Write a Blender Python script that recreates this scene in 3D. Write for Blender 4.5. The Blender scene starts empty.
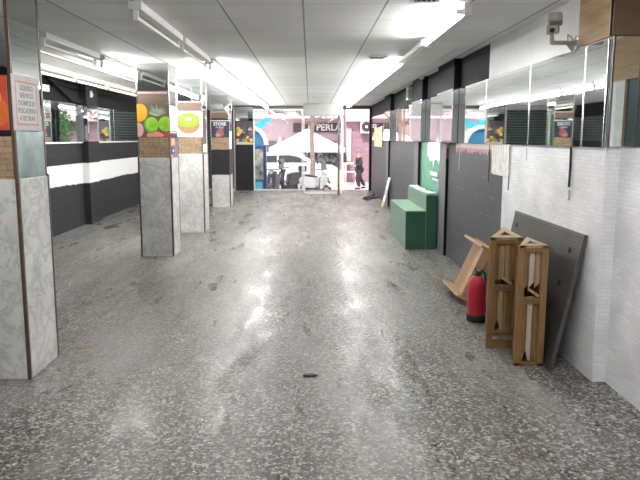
import bpy, bmesh, math, random
from mathutils import Vector, Matrix, Euler
random.seed(7)
R = math.radians
scn = bpy.context.scene
COL = scn.collection

# ------------------------------------------------------------------ materials
MATS = {}
def _nt(name):
    m = bpy.data.materials.new(name); m.use_nodes = True
    nt = m.node_tree; b = nt.nodes['Principled BSDF']
    return m, nt, b
def N(nt, t, **kw):
    n = nt.nodes.new(t)
    for k, v in kw.items():
        if k in n.inputs: n.inputs[k].default_value = v
        else: setattr(n, k, v)
    return n
def L(nt, a, b): nt.links.new(a, b)
def c4(c): return (c[0], c[1], c[2], 1.0)
def ramp(nt, fac, stops, interp='LINEAR'):
    r = nt.nodes.new('ShaderNodeValToRGB'); cr = r.color_ramp; cr.interpolation = interp
    while len(cr.elements) < len(stops): cr.elements.new(0.5)
    for e, (p, c) in zip(cr.elements, stops): e.position = p; e.color = c4(c)
    L(nt, fac, r.inputs[0]); return r
def mix(nt, a, b, fac, mode='MIX'):
    m = nt.nodes.new('ShaderNodeMix'); m.data_type = 'RGBA'; m.blend_type = mode
    for s, v in ((6, a), (7, b), (0, fac)):
        if hasattr(v, 'is_linked') or isinstance(v, bpy.types.NodeSocket): L(nt, v, m.inputs[s])
        else: m.inputs[s].default_value = c4(v) if s != 0 else v
    return m.outputs[2]
def coords(nt, axes='XYZ', scale=(1, 1, 1)):
    t = nt.nodes.new('ShaderNodeTexCoord')
    s = nt.nodes.new('ShaderNodeSeparateXYZ'); L(nt, t.outputs['Object'], s.inputs[0])
    c = nt.nodes.new('ShaderNodeCombineXYZ')
    for i, a in enumerate(axes): L(nt, s.outputs[a], c.inputs[i])
    mp = nt.nodes.new('ShaderNodeMapping'); mp.inputs['Scale'].default_value = scale
    L(nt, c.outputs[0], mp.inputs[0]); return mp.outputs[0], s
def bump(nt, b, h, strength=.3, dist=.01):
    n = nt.nodes.new('ShaderNodeBump'); n.inputs['Strength'].default_value = strength; n.inputs['Distance'].default_value = dist
    L(nt, h, n.inputs['Height']); L(nt, n.outputs[0], b.inputs['Normal'])

def plain(name, col, rough=.5, metal=0., var=.12, scale=14., bmp=0.):
    """colour with a gentle noise variation"""
    if name in MATS: return MATS[name]
    m, nt, b = _nt(name)
    v, s = coords(nt)
    n = N(nt, 'ShaderNodeTexNoise', Scale=scale, Detail=4.)
    L(nt, v, n.inputs['Vector'])
    lo = tuple(x * (1 - var) for x in col); hi = tuple(min(1, x * (1 + var)) for x in col)
    r = ramp(nt, n.outputs[0], [(.3, lo), (.7, hi)])
    L(nt, r.outputs[0], b.inputs['Base Color'])
    b.inputs['Roughness'].default_value = rough; b.inputs['Metallic'].default_value = metal
    if bmp: bump(nt, b, n.outputs[0], bmp)
    MATS[name] = m; return m

def emit(name, col, strength):
    m, nt, b = _nt(name)
    b.inputs['Base Color'].default_value = (.8, .8, .8, 1)
    b.inputs['Emission Color'].default_value = c4(col); b.inputs['Emission Strength'].default_value = strength
    MATS[name] = m; return m

def mat_terrazzo():
    m, nt, b = _nt('terrazzo')
    v, s = coords(nt)
    nz = N(nt, 'ShaderNodeTexNoise', Scale=60., Detail=2.); L(nt, v, nz.inputs['Vector'])
    vv = mix(nt, v, nz.outputs['Color'], .005)
    vo = N(nt, 'ShaderNodeTexVoronoi', Scale=66., Randomness=1.); L(nt, vv, vo.inputs['Vector'])
    sp = nt.nodes.new('ShaderNodeSeparateColor'); L(nt, vo.outputs['Color'], sp.inputs[0])
    chips = ramp(nt, sp.outputs[0], [(0., (.03, .03, .029)), (.36, (.066, .064, .061)), (.6, (.15, .146, .139)), (.8, (.26, .255, .242)), (1., (.47, .46, .44))])
    warm = mix(nt, chips.outputs[0], (.30, .20, .15), 0.)
    st = N(nt, 'ShaderNodeMath', operation='GREATER_THAN'); st.inputs[1].default_value = .93
    L(nt, sp.outputs[1], st.inputs[0])
    st2 = N(nt, 'ShaderNodeMath', operation='MULTIPLY'); st2.inputs[1].default_value = .4; L(nt, st.outputs[0], st2.inputs[0])
    warm = mix(nt, chips.outputs[0], (.24, .17, .13), st2.outputs[0])
    # fine grit
    g = N(nt, 'ShaderNodeTexVoronoi', Scale=110.); L(nt, v, g.inputs['Vector'])
    gs = nt.nodes.new('ShaderNodeSeparateColor'); L(nt, g.outputs['Color'], gs.inputs[0])
    gr = ramp(nt, gs.outputs[0], [(0, (.6, .6, .6)), (1, (1.35, 1.35, 1.32))])
    c = mix(nt, warm, gr.outputs[0], .8, 'MULTIPLY')
    # worn pale traffic film and dull dirt
    sv, _ = coords(nt, 'XYZ', (1.5, .38, 1))
    wn = N(nt, 'ShaderNodeTexNoise', Scale=1.0, Detail=6., Roughness=.62); L(nt, sv, wn.inputs['Vector'])
    wr = ramp(nt, wn.outputs[0], [(.45, (0, 0, 0)), (.70, (.62, .62, .62))])
    c = mix(nt, c, (.29, .288, .28), wr.outputs[0])
    dn = N(nt, 'ShaderNodeTexNoise', Scale=.7, Detail=5.); L(nt, v, dn.inputs['Vector'])
    dr = ramp(nt, dn.outputs[0], [(.3, (.72, .71, .69)), (.7, (1.12, 1.12, 1.12))])
    c = mix(nt, c, dr.outputs[0], 1., 'MULTIPLY')
    sn = N(nt, 'ShaderNodeTexNoise', Scale=1.15, Detail=8., Roughness=.7, Distortion=.6); L(nt, v, sn.inputs['Vector'])
    srr = ramp(nt, sn.outputs[0], [(.60, (0, 0, 0)), (.74, (.5, .5, .5))])
    c = mix(nt, c, (.13, .095, .07), srr.outputs[0])
    # tile joints 40 cm
    br = N(nt, 'ShaderNodeTexBrick', offset=0., squash=1.); br.inputs['Scale'].default_value = 1.
    br.inputs['Brick Width'].default_value = .4; br.inputs['Row Height'].default_value = .4; br.inputs['Mortar Size'].default_value = .0025
    br.inputs['Color1'].default_value = br.inputs['Color2'].default_value = (1, 1, 1, 1); br.inputs['Mortar'].default_value = (.55, .53, .5, 1)
    L(nt, v, br.inputs['Vector'])
    c = mix(nt, c, br.outputs[0], .7, 'MULTIPLY')
    L(nt, c, b.inputs['Base Color'])
    rr = N(nt, 'ShaderNodeTexNoise', Scale=2.2, Detail=7., Roughness=.7); L(nt, sv, rr.inputs['Vector'])
    ro = N(nt, 'ShaderNodeMapRange'); ro.inputs[1].default_value = .35; ro.inputs[2].default_value = .68
    ro.inputs[3].default_value = .2; ro.inputs[4].default_value = .58
    L(nt, rr.outputs[0], ro.inputs[0]); L(nt, ro.outputs[0], b.inputs['Roughness'])
    b.inputs['Specular IOR Level'].default_value = .42
    bn = N(nt, 'ShaderNodeTexNoise', Scale=9., Detail=3.); L(nt, v, bn.inputs['Vector'])
    bump(nt, b, bn.outputs[0], .12, .01)
    return m

def mat_ceiling():
    m, nt, b = _nt('ceiling_tiles')
    v, s = coords(nt)
    mp = nt.nodes.new('ShaderNodeMapping'); mp.inputs['Location'].default_value = (.70 + .645 * 10, -4.70 + .6 * 20, 0); L(nt, v, mp.inputs[0])
    def lines(axis_w, w):
        pass
    # long runners along the room (dark) and faint cross joints
    sx = nt.nodes.new('ShaderNodeSeparateXYZ'); L(nt, mp.outputs[0], sx.inputs[0])
    def line(sock, period, half):
        a = N(nt, 'ShaderNodeMath', operation='DIVIDE'); a.inputs[1].default_value = period; L(nt, sock, a.inputs[0])
        f = N(nt, 'ShaderNodeMath', operation='FRACT'); L(nt, a.outputs[0], f.inputs[0])
        d = N(nt, 'ShaderNodeMath', operation='SUBTRACT'); d.inputs[1].default_value = .5; L(nt, f.outputs[0], d.inputs[0])
        e = N(nt, 'ShaderNodeMath', operation='ABSOLUTE'); L(nt, d.outputs[0], e.inputs[0])
        g = N(nt, 'ShaderNodeMath', operation='GREATER_THAN'); g.inputs[1].default_value = .5 - half / period; L(nt, e.outputs[0], g.inputs[0])
        return g.outputs[0]
    lx = line(sx.outputs[0], .645, .008); ly = line(sx.outputs[1], .6, .005); ly2 = line(sx.outputs[1], 1.2, .01)
    n = N(nt, 'ShaderNodeTexNoise', Scale=1.1, Detail=5.); L(nt, v, n.inputs['Vector'])
    base = ramp(nt, n.outputs[0], [(.3, (.80, .80, .79)), (.7, (.88, .88, .87))])
    # tile to tile differences
    wt = N(nt, 'ShaderNodeTexBrick', offset=0.); wt.inputs['Scale'].default_value = 1.; wt.inputs['Brick Width'].default_value = .645; wt.inputs['Row Height'].default_value = .6
    wt.inputs['Mortar Size'].default_value = 0.; wt.inputs['Color1'].default_value = (.93, .93, .93, 1); wt.inputs['Color2'].default_value = (1.05, 1.05, 1.05, 1)
    L(nt, mp.outputs[0], wt.inputs['Vector'])
    c = mix(nt, base.outputs[0], wt.outputs[0], 1., 'MULTIPLY')
    f1 = N(nt, 'ShaderNodeMath', operation='MULTIPLY'); f1.inputs[1].default_value = .75; L(nt, lx, f1.inputs[0])
    c = mix(nt, c, (.15, .15, .15), f1.outputs[0])
    f2 = N(nt, 'ShaderNodeMath', operation='MULTIPLY'); f2.inputs[1].default_value = .45; L(nt, ly, f2.inputs[0])
    c = mix(nt, c, (.2, .2, .2), f2.outputs[0])
    L(nt, c, b.inputs['Base Color']); b.inputs['Roughness'].default_value = .75
    return m

def brick_nodes(nt, v, w, h, mortar):
    br = N(nt, 'ShaderNodeTexBrick'); br.inputs['Scale'].default_value = 1.
    br.inputs['Brick Width'].default_value = w; br.inputs['Row Height'].default_value = h; br.inputs['Mortar Size'].default_value = mortar
    br.inputs['Mortar Smooth'].default_value = .3
    L(nt, v, br.inputs['Vector']); return br

def mat_brick(name, axes, col, mort, w=.13, h=.035, rough=.55, bstr=.5):
    m, nt, b = _nt(name)
    v, s = coords(nt, axes)
    br = brick_nodes(nt, v, w, h, .003)
    br.inputs['Color1'].default_value = c4(col); br.inputs['Color2'].default_value = c4(tuple(x * .9 for x in col)); br.inputs['Mortar'].default_value = c4(mort)
    n = N(nt, 'ShaderNodeTexNoise', Scale=2.5, Detail=6.); L(nt, v, n.inputs['Vector'])
    r = ramp(nt, n.outputs[0], [(.3, (.84, .84, .84)), (.7, (1.1, 1.1, 1.1))])
    c = mix(nt, br.outputs[0], r.outputs[0], 1., 'MULTIPLY')
    L(nt, c, b.inputs['Base Color']); b.inputs['Roughness'].default_value = rough
    inv = N(nt, 'ShaderNodeMath', operation='SUBTRACT'); inv.inputs[0].default_value = 1.; L(nt, br.outputs['Fac'], inv.inputs[1])
    bump(nt, b, inv.outputs[0], bstr, .004)
    MATS[name] = m; return m

def smoothstep_mask(nt, sock, lo, hi):
    mr = N(nt, 'ShaderNodeMapRange'); mr.inputs[1].default_value = lo; mr.inputs[2].default_value = hi
    L(nt, sock, mr.inputs[0]); return mr.outputs[0]
def math2(nt, op, a, b):
    n = N(nt, 'ShaderNodeMath', operation=op)
    for i, v in enumerate((a, b)):
        if isinstance(v, (int, float)): n.inputs[i].default_value = v
        else: L(nt, v, n.inputs[i])
    return n.outputs[0]

def mat_wall_left():
    """black painted brick with a white painted band whose lower edge is ragged"""
    m, nt, b = _nt('black_brick_white_band')
    v, s = coords(nt, 'YZX')
    br = brick_nodes(nt, v, .26, .065, .006)
    br.inputs['Color1'].default_value = (.018, .018, .021, 1); br.inputs['Color2'].default_value = (.023, .023, .026, 1); br.inputs['Mortar'].default_value = (.012, .012, .014, 1)
    n = N(nt, 'ShaderNodeTexNoise', Scale=2., Detail=5.); L(nt, v, n.inputs['Vector'])
    # ragged edge from Y
    cy = nt.nodes.new('ShaderNodeCombineXYZ'); L(nt, s.outputs['Y'], cy.inputs[0])
    e = N(nt, 'ShaderNodeTexNoise', Scale=6.5, Detail=7., Roughness=.78); L(nt, cy.outputs[0], e.inputs['Vector'])
    e2 = N(nt, 'ShaderNodeTexNoise', Scale=.35, Detail=1.); L(nt, cy.outputs[0], e2.inputs['Vector'])
    off = math2(nt, 'ADD', math2(nt, 'MULTIPLY', e.outputs[0], .16), math2(nt, 'MULTIPLY', e2.outputs[0], .2))
    zlow = math2(nt, 'SUBTRACT', s.outputs['Z'], math2(nt, 'ADD', off, .645))
    up = smoothstep_mask(nt, zlow, -.006, .006)
    ztop = math2(nt, 'SUBTRACT', s.outputs['Z'], math2(nt, 'ADD', math2(nt, 'MULTIPLY', e.outputs[0], .02), 1.205))
    dn = smoothstep_mask(nt, ztop, .006, -.006)
    msk = math2(nt, 'MULTIPLY', up, dn)
    c = mix(nt, br.outputs[0], (.80, .80, .80), msk)
    L(nt, c, b.inputs['Base Color']); b.inputs['Roughness'].default_value = .55
    inv = math2(nt, 'SUBTRACT', 1., br.outputs['Fac']); bump(nt, b, inv, .4, .004); b.inputs['Roughness'].default_value = .75; b.inputs['Specular IOR Level'].default_value = .25
    return m

def mat_black_right():
    """grey-black painted block wall, pale drips and a pinkish band under the mirrors"""
    m, nt, b = _nt('charcoal_brick')
    v, s = coords(nt, 'YZX')
    br = brick_nodes(nt, v, .14, .035, .003)
    br.inputs['Color1'].default_value = (.062, .064, .072, 1); br.inputs['Color2'].default_value = (.05, .052, .058, 1); br.inputs['Mortar'].default_value = (.035, .035, .04, 1)
    big = brick_nodes(nt, v, 2.6, .21, .006); big.inputs['Color1'].default_value = big.inputs['Color2'].default_value = (0, 0, 0, 1); big.inputs['Mortar'].default_value = (1, 1, 1, 1)
    n = N(nt, 'ShaderNodeTexNoise', Scale=5., Detail=5.); L(nt, v, n.inputs['Vector'])
    bl = math2(nt, 'MULTIPLY', big.outputs['Fac'], smoothstep_mask(nt, n.outputs[0], .5, .7))
    c = mix(nt, br.outputs[0], (.22, .22, .23), math2(nt, 'MULTIPLY', bl, .75))
    # drips: ragged lower edge under the mirror line, only on this bay
    cy = nt.nodes.new('ShaderNodeCombineXYZ'); L(nt, s.outputs['Y'], cy.inputs[0])
    e = N(nt, 'ShaderNodeTexNoise', Scale=9., Detail=5., Roughness=.75); L(nt, cy.outputs[0], e.inputs['Vector'])
    edge = math2(nt, 'SUBTRACT', 1.66, math2(nt, 'MULTIPLY', math2(nt, 'POWER', e.outputs[0], 2.), .52))
    bay = math2(nt, 'MULTIPLY', smoothstep_mask(nt, s.outputs['Y'], 8.01, 8.0), smoothstep_mask(nt, s.outputs['Y'], 6.3, 6.31))
    pk = math2(nt, 'MULTIPLY', smoothstep_mask(nt, math2(nt, 'SUBTRACT', s.outputs['Z'], edge), -.004, .004), bay)
    c = mix(nt, c, (.50, .26, .27), pk)
    cr = math2(nt, 'MULTIPLY', smoothstep_mask(nt, math2(nt, 'SUBTRACT', s.outputs['Z'], math2(nt, 'ADD', 1.56, math2(nt, 'MULTIPLY', e.outputs[0], .03))), -.004, .004), bay)
    c = mix(nt, c, (.68, .60, .54), cr)
    L(nt, c, b.inputs['Base Color']); b.inputs['Roughness'].default_value = .5
    inv = math2(nt, 'SUBTRACT', 1., br.outputs['Fac']); bump(nt, b, inv, .5, .004)
    return m

def mat_marble(name='marble', tint=(.74, .74, .73)):
    m, nt, b = _nt(name)
    t = nt.nodes.new('ShaderNodeTexCoord'); oi = nt.nodes.new('ShaderNodeObjectInfo')
    ad = N(nt, 'ShaderNodeVectorMath', operation='ADD'); L(nt, t.outputs['Object'], ad.inputs[0]); L(nt, oi.outputs['Location'], ad.inputs[1])
    v = ad.outputs[0]
    n1 = N(nt, 'ShaderNodeTexNoise', Scale=5., Detail=9., Roughness=.68, Distortion=.7); L(nt, v, n1.inputs['Vector'])
    d = math2(nt, 'ABSOLUTE', math2(nt, 'SUBTRACT', n1.outputs[0], .5), 0.)
    vein = ramp(nt, d, [(0., (.60, .60, .61)), (.02, (.82, .82, .82)), (.06, (1, 1, 1))])
    n2 = N(nt, 'ShaderNodeTexNoise', Scale=1.7, Detail=4., Distortion=.8); L(nt, v, n2.inputs['Vector'])
    cl = ramp(nt, n2.outputs[0], [(.3, tuple(x * .72 for x in tint)), (.6, tint)])
    c = mix(nt, cl.outputs[0], vein.outputs[0], .75, 'MULTIPLY')
    L(nt, c, b.inputs['Base Color']); b.inputs['Roughness'].default_value = .22
    MATS[name] = m; return m

def mat_wood(name, c1, c2, axis='Z', scale=5., rough=.5):
    m, nt, b = _nt(name)
    sc = {'Z': (14, 14, 1.2), 'Y': (14, 1.2, 14), 'X': (1.2, 14, 14)}[axis]
    t = nt.nodes.new('ShaderNodeTexCoord'); oi = nt.nodes.new('ShaderNodeObjectInfo')
    mp = nt.nodes.new('ShaderNodeMapping'); mp.inputs['Scale'].default_value = sc; L(nt, t.outputs['Object'], mp.inputs[0])
    n = N(nt, 'ShaderNodeTexNoise', Scale=scale * .35, Detail=7., Roughness=.65, Distortion=.6); L(nt, mp.outputs[0], n.inputs['Vector'])
    r = ramp(nt, n.outputs[0], [(.25, c1), (.55, c2), (.8, tuple(x * 1.15 for x in c2))])
    L(nt, r.outputs[0], b.inputs['Base Color']); b.inputs['Roughness'].default_value = rough
    bump(nt, b, n.outputs[0], .2, .004)
    MATS[name] = m; return m

def mat_parquet(name, c1, c2, axes='XZY', w=.16, h=.04):
    m, nt, b = _nt(name)
    v, s = coords(nt, axes)
    br = brick_nodes(nt, v, w, h, .002); br.inputs['Color1'].default_value = c4(c1); br.inputs['Color2'].default_value = c4(c2); br.inputs['Mortar'].default_value = c4(tuple(x * .45 for x in c1))
    n = N(nt, 'ShaderNodeTexNoise', Scale=22., Detail=5.); L(nt, v, n.inputs['Vector'])
    r = ramp(nt, n.outputs[0], [(.3, (.75, .75, .75)), (.7, (1.15, 1.15, 1.15))])
    L(nt, mix(nt, br.outputs[0], r.outputs[0], 1., 'MULTIPLY'), b.inputs['Base Color']); b.inputs['Roughness'].default_value = .5
    MATS[name] = m; return m

def mat_mirror(name='mirror_glass', col=(.80, .84, .83)):
    m, nt, b = _nt(name)
    v, s = coords(nt)
    n = N(nt, 'ShaderNodeTexNoise', Scale=3., Detail=6.); L(nt, v, n.inputs['Vector'])
    r = ramp(nt, n.outputs[0], [(.4, (.012, .012, .012)), (.75, (.05, .05, .05))])
    b.inputs['Base Color'].default_value = c4(col); b.inputs['Metallic'].default_value = 1.
    L(nt, r.outputs[0], b.inputs['Roughness'])
    MATS[name] = m; return m

def mat_glass(name='clear_glass', tint=(.95, .98, .97), alpha=.12):
    m, nt, b = _nt(name)
    out = nt.nodes['Material Output']
    tr = N(nt, 'ShaderNodeBsdfTransparent'); tr.inputs[0].default_value = c4(tint)
    gl = N(nt, 'ShaderNodeBsdfGlossy'); gl.inputs['Roughness'].default_value = .02
    fr = N(nt, 'ShaderNodeFresnel', IOR=1.45)
    mx = nt.nodes.new('ShaderNodeMixShader'); L(nt, fr.outputs[0], mx.inputs[0]); L(nt, tr.outputs[0], mx.inputs[1]); L(nt, gl.outputs[0], mx.inputs[2])
    L(nt, mx.outputs[0], out.inputs[0]); MATS[name] = m; return m

def mat_slats(name, c1, c2, axis='Z', period=.075):
    m, nt, b = _nt(name)
    t = nt.nodes.new('ShaderNodeTexCoord'); s = nt.nodes.new('ShaderNodeSeparateXYZ'); L(nt, t.outputs['Object'], s.inputs[0])
    n = N(nt, 'ShaderNodeTexNoise', Scale=3., Detail=4.); L(nt, t.outputs['Object'], n.inputs['Vector'])
    r = ramp(nt, n.outputs[0], [(.3, c1), (.7, c2)])
    L(nt, r.outputs[0], b.inputs['Base Color']); b.inputs['Roughness'].default_value = .4; b.inputs['Metallic'].default_value = .3
    MATS[name] = m; return m

def mat_tread(name):
    """dark ribbed sheet: small raised lozenges"""
    m, nt, b = _nt(name)
    t = nt.nodes.new('ShaderNodeTexCoord'); mp = nt.nodes.new('ShaderNodeMapping'); mp.inputs['Rotation'].default_value = (0, 0, R(45)); mp.inputs['Scale'].default_value = (1, 1, 1)
    L(nt, t.outputs['Object'], mp.inputs[0])
    ch = N(nt, 'ShaderNodeTexChecker', Scale=62.); L(nt, mp.outputs[0], ch.inputs['Vector'])
    ch.inputs['Color1'].default_value = (.028, .026, .024, 1); ch.inputs['Color2'].default_value = (.075, .069, .062, 1)
    n = N(nt, 'ShaderNodeTexNoise', Scale=3., Detail=6.); L(nt, t.outputs['Object'], n.inputs['Vector'])
    r = ramp(nt, n.outputs[0], [(.3, (.7, .69, .66)), (.7, (1.25, 1.22, 1.15))])
    L(nt, mix(nt, ch.outputs[0], r.outputs[0], 1., 'MULTIPLY'), b.inputs['Base Color'])
    b.inputs['Roughness'].default_value = .5; b.inputs['Metallic'].default_value = .25
    bump(nt, b, ch.outputs['Fac'], .5, .004); MATS[name] = m; return m

# ------------------------------------------------------------------ mesh helpers
class MB:
    def __init__(s): s.bm = bmesh.new(); s.mats = []
    def mi(s, m):
        if m is None: return 0
        if m not in s.mats: s.mats.append(m)
        return s.mats.index(m)
    def _faces(s, vs, m):
        i = s.mi(m); st = set(vs)
        for f in {f for v in vs for f in v.link_faces}:
            if all(v in st for v in f.verts): f.material_index = i
    def box(s, x0, x1, y0, y1, z0, z1, m=None, M=None, bev=0.):
        r = bmesh.ops.create_cube(s.bm, size=1.); vs = r['verts']
        T = Matrix.Translation(((x0 + x1) / 2, (y0 + y1) / 2, (z0 + z1) / 2)) @ Matrix.Diagonal((abs(x1 - x0), abs(y1 - y0), abs(z1 - z0), 1))
        bmesh.ops.transform(s.bm, matrix=(M @ T) if M else T, verts=vs)
        if bev:
            es = list({e for v in vs for e in v.link_edges})
            g = bmesh.ops.bevel(s.bm, geom=es, offset=bev, segments=2, affect='EDGES', profile=.5)
            i = s.mi(m)
            for f in g['faces']: f.material_index = i
            for f in {f for v in g['verts'] for f in v.link_faces}: f.material_index = i
        else: s._faces(vs, m)
        return s
    def cyl(s, p0, p1, r0, r1=None, seg=16, m=None, caps=True):
        p0, p1 = Vector(p0), Vector(p1); d = p1 - p0
        r1 = r0 if r1 is None else r1
        r = bmesh.ops.create_cone(s.bm, cap_ends=caps, segments=seg, radius1=r0, radius2=r1, depth=d.length)
        q = d.to_track_quat('Z', 'Y').to_matrix().to_4x4()
        bmesh.ops.transform(s.bm, matrix=Matrix.Translation((p0 + p1) / 2) @ q, verts=r['verts']); s._faces(r['verts'], m)
        return s
    def sph(s, c, r, m=None, seg=16, sc=(1, 1, 1)):
        g = bmesh.ops.create_uvsphere(s.bm, u_segments=seg, v_segments=max(6, seg // 2), radius=r)
        bmesh.ops.transform(s.bm, matrix=Matrix.Translation(c) @ Matrix.Diagonal((*sc, 1)), verts=g['verts']); s._faces(g['verts'], m)
        return s
    def lathe(s, prof, c=(0, 0, 0), seg=24, m=None):
        rings = []
        for r, z in prof:
            rings.append([s.bm.verts.new((c[0] + r * math.cos(2 * math.pi * i / seg), c[1] + r * math.sin(2 * math.pi * i / seg), c[2] + z)) for i in range(seg)])
        i = s.mi(m)
        for a, b_ in zip(rings, rings[1:]):
            for k in range(seg):
                f = s.bm.faces.new((a[k], a[(k + 1) % seg], b_[(k + 1) % seg], b_[k])); f.material_index = i
        for ring, rev in ((rings[0], True), (rings[-1], False)):
            f = s.bm.faces.new(ring[::-1] if rev else ring); f.material_index = i
        return s
    def prism(s, pts, d, m=None, M=None):
        """polygon pts (3D) extruded along vector d"""
        d = Vector(d); a = [Vector(p) for p in pts]; bq = [p + d for p in a]
        if M: a = [M @ p for p in a]; bq = [M @ p for p in bq]
        va = [s.bm.verts.new(p) for p in a]; vb = [s.bm.verts.new(p) for p in bq]
        i = s.mi(m); n = len(a); fs = [s.bm.faces.new(va[::-1]), s.bm.faces.new(vb)]
        for k in range(n): fs.append(s.bm.faces.new((va[k], va[(k + 1) % n], vb[(k + 1) % n], vb[k])))
        for f in fs: f.material_index = i
        bmesh.ops.recalc_face_normals(s.bm, faces=fs)
        return s
    def tube(s, pts, r, seg=8, m=None):
        for a, b_ in zip(pts, pts[1:]): s.cyl(a, b_, r, seg=seg, m=m)
        for p in pts[1:-1]: s.sph(p, r, m, seg=8)
        return s
    def torus(s, c, axis, R0, r, m=None, seg=24, ms=8):
        q = Vector(axis).to_track_quat('Z', 'Y').to_matrix(); c = Vector(c); rings = []
        for i in range(seg):
            a = 2 * math.pi * i / seg
            rings.append([s.bm.verts.new(c + q @ Vector(((R0 + r * math.cos(b_)) * math.cos(a), (R0 + r * math.cos(b_)) * math.sin(a), r * math.sin(b_)))) for b_ in [2 * math.pi * j / ms for j in range(ms)]])
        ix = s.mi(m)
        for i in range(seg):
            A, B = rings[i], rings[(i + 1) % seg]
            for j in range(ms):
                f = s.bm.faces.new((A[j], B[j], B[(j + 1) % ms], A[(j + 1) % ms])); f.material_index = ix
        return s
    def poly(s, pts, m=None):
        f = s.bm.faces.new([s.bm.verts.new(p) for p in pts]); f.material_index = s.mi(m); return s
    def build(s, name, mat=None, parent=None, smooth=False, bevel=0.):
        me = bpy.data.meshes.new(name); s.bm.normal_update(); s.bm.to_mesh(me); s.bm.free()
        ms = s.mats or [mat]
        if mat is not None and s.mats and s.mats[0] is None: ms[0] = mat
        for m in ms: me.materials.append(m)
        o = bpy.data.objects.new(name, me); COL.objects.link(o)
        if parent: o.parent = parent
        if smooth:
            for p in me.polygons: p.use_smooth = True
            md = o.modifiers.new('es', 'EDGE_SPLIT'); md.split_angle = R(42)
        if bevel:
            md = o.modifiers.new('bv', 'BEVEL'); md.width = bevel; md.segments = 2; md.limit_method = 'ANGLE'
        return o

def tag(o, label, cat, group=None, kind=None):
    o['label'] = label; o['category'] = cat
    if group: o['group'] = group
    if kind: o['kind'] = kind
    return o
def thing(name, label, cat, loc=(0, 0, 0), rz=0., group=None):
    o = bpy.data.objects.new(name, None); COL.objects.link(o); o.empty_display_size = .1
    o.location = loc; o.rotation_euler = (0, 0, rz)
    return tag(o, label, cat, group)
def dup(root, loc, rz=None, label=None):
    r = root.copy(); COL.objects.link(r); r.location = loc
    if rz is not None: r.rotation_euler = (0, 0, rz)
    if label: r['label'] = label
    for ch in list(root.children):
        c = ch.copy(); COL.objects.link(c); c.parent = r
        for g in list(ch.children):
            d = g.copy(); COL.objects.link(d); d.parent = c
    return r
def struct(name, mb, mat, label=None, cat=None, bevel=0.):
    o = mb.build(name, mat, bevel=bevel); o['kind'] = 'structure'
    if label: o['label'] = label; o['category'] = cat
    return o
def text(name, s, size, mat, parent, M, align='CENTER', ext=.001):
    cu = bpy.data.curves.new(name, 'FONT'); cu.body = s; cu.size = size; cu.align_x = align; cu.align_y = 'CENTER'; cu.extrude = ext
    cu.offset = size * .02
    cu.materials.append(mat)
    tmp = bpy.data.objects.new('tmp', cu); COL.objects.link(tmp)
    dg = bpy.context.evaluated_depsgraph_get(); dg.update()
    me = bpy.data.meshes.new_from_object(tmp.evaluated_get(dg)); me.name = name
    bpy.data.objects.remove(tmp)
    me.materials.clear(); me.materials.append(mat)
    o = bpy.data.objects.new(name, me); COL.objects.link(o)
    if parent: o.parent = parent
    o.matrix_local = M; return o
def face_mat(origin, right, up):
    r, u = Vector(right), Vector(up); n = r.cross(u)
    M = Matrix((r, u, n)).transposed().to_4x4(); M.translation = Vector(origin); return M

# ------------------------------------------------------------------ palette
terrazzo = mat_terrazzo(); ceil_m = mat_ceiling(); wl = mat_wall_left(); br_m = mat_black_right()
white_brick_y = mat_brick('white_brick_side', 'YZX', (.86, .86, .88), (.73, .73, .75), .1, .028)
white_brick_x = mat_brick('white_brick_return', 'XZY', (.86, .86, .88), (.73, .73, .75), .1, .028)
black_front = mat_brick('black_brick_front', 'XZY', (.024, .024, .027), (.016, .016, .018), .26, .065)
def dull(m): 
    b = m.node_tree.nodes['Principled BSDF']; b.inputs['Roughness'].default_value = .75; b.inputs['Specular IOR Level'].default_value = .2; return m
dull(black_front)
charcoal = plain('charcoal_paint', (.023, .024, .029), .55)
blackp = plain('black_paint', (.006, .006, .007), .5)
dull(charcoal); dull(blackp)
greyp = plain('grey_pilaster_paint', (.13, .13, .14), .5)
maroon = plain('maroon_paint', (.16, .025, .03), .5)
whitep = plain('white_plaster', (.88, .88, .90), .6, var=.04, scale=3.)
marble = mat_marble()
brown_trim = plain('brown_metal_trim', (.075, .042, .03), .4)
chrome = plain('brushed_chrome', (.72, .72, .72), .22, 1., var=.08)
parquet_x = mat_parquet('parquet_front', (.30, .20, .12), (.42, .30, .19))
parquet_y = mat_parquet('parquet_side', (.30, .20, .12), (.42, .30, .19), 'YZX')
clad_wood = mat_wood('clad_wood', (.34, .20, .09), (.46, .30, .15), 'Y')
clad_wood_x = mat_wood('clad_wood_brown', (.11, .06, .03), (.16, .09, .048), 'X')
reflection_brown = mat_wood('reflection_brown', (.12, .075, .055), (.17, .115, .085), 'X')  # brown tone of the mirror reflection painted above the posters
mirror = mat_mirror(); mirror2 = mat_mirror('mirror_glass_aged', (.66, .71, .71))
glass = mat_glass()
batten_m = plain('batten_white', (.78, .78, .77), .4, var=.03)
batten_cream = plain('batten_cream', (.80, .77, .68), .4, var=.04)
tube_off = plain('tube_unlit', (.86, .86, .84), .25, var=.02)
TUBE = 165.
tube_on = emit('tube_lit', (1., .985, .96), TUBE)
tube_dim = emit('tube_dim', (1., .95, .80), 3.2)
red_m = plain('red_enamel', (.42, .018, .035), .3, var=.06)
rubber = plain('black_rubber', (.015, .015, .016), .6)
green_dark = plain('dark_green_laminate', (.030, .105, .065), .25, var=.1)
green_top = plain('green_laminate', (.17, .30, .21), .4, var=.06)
green_lit_side = plain('lit_green_laminate', (.13, .20, .16), .45, var=.06)  # paler grey-green: lamp light on the side face put into the colour
green_tile = plain('green_gloss_paint', (.10, .33, .20), .25, var=.12, scale=5.)
paper = plain('white_paper', (.82, .82, .80), .7, var=.05)

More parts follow.
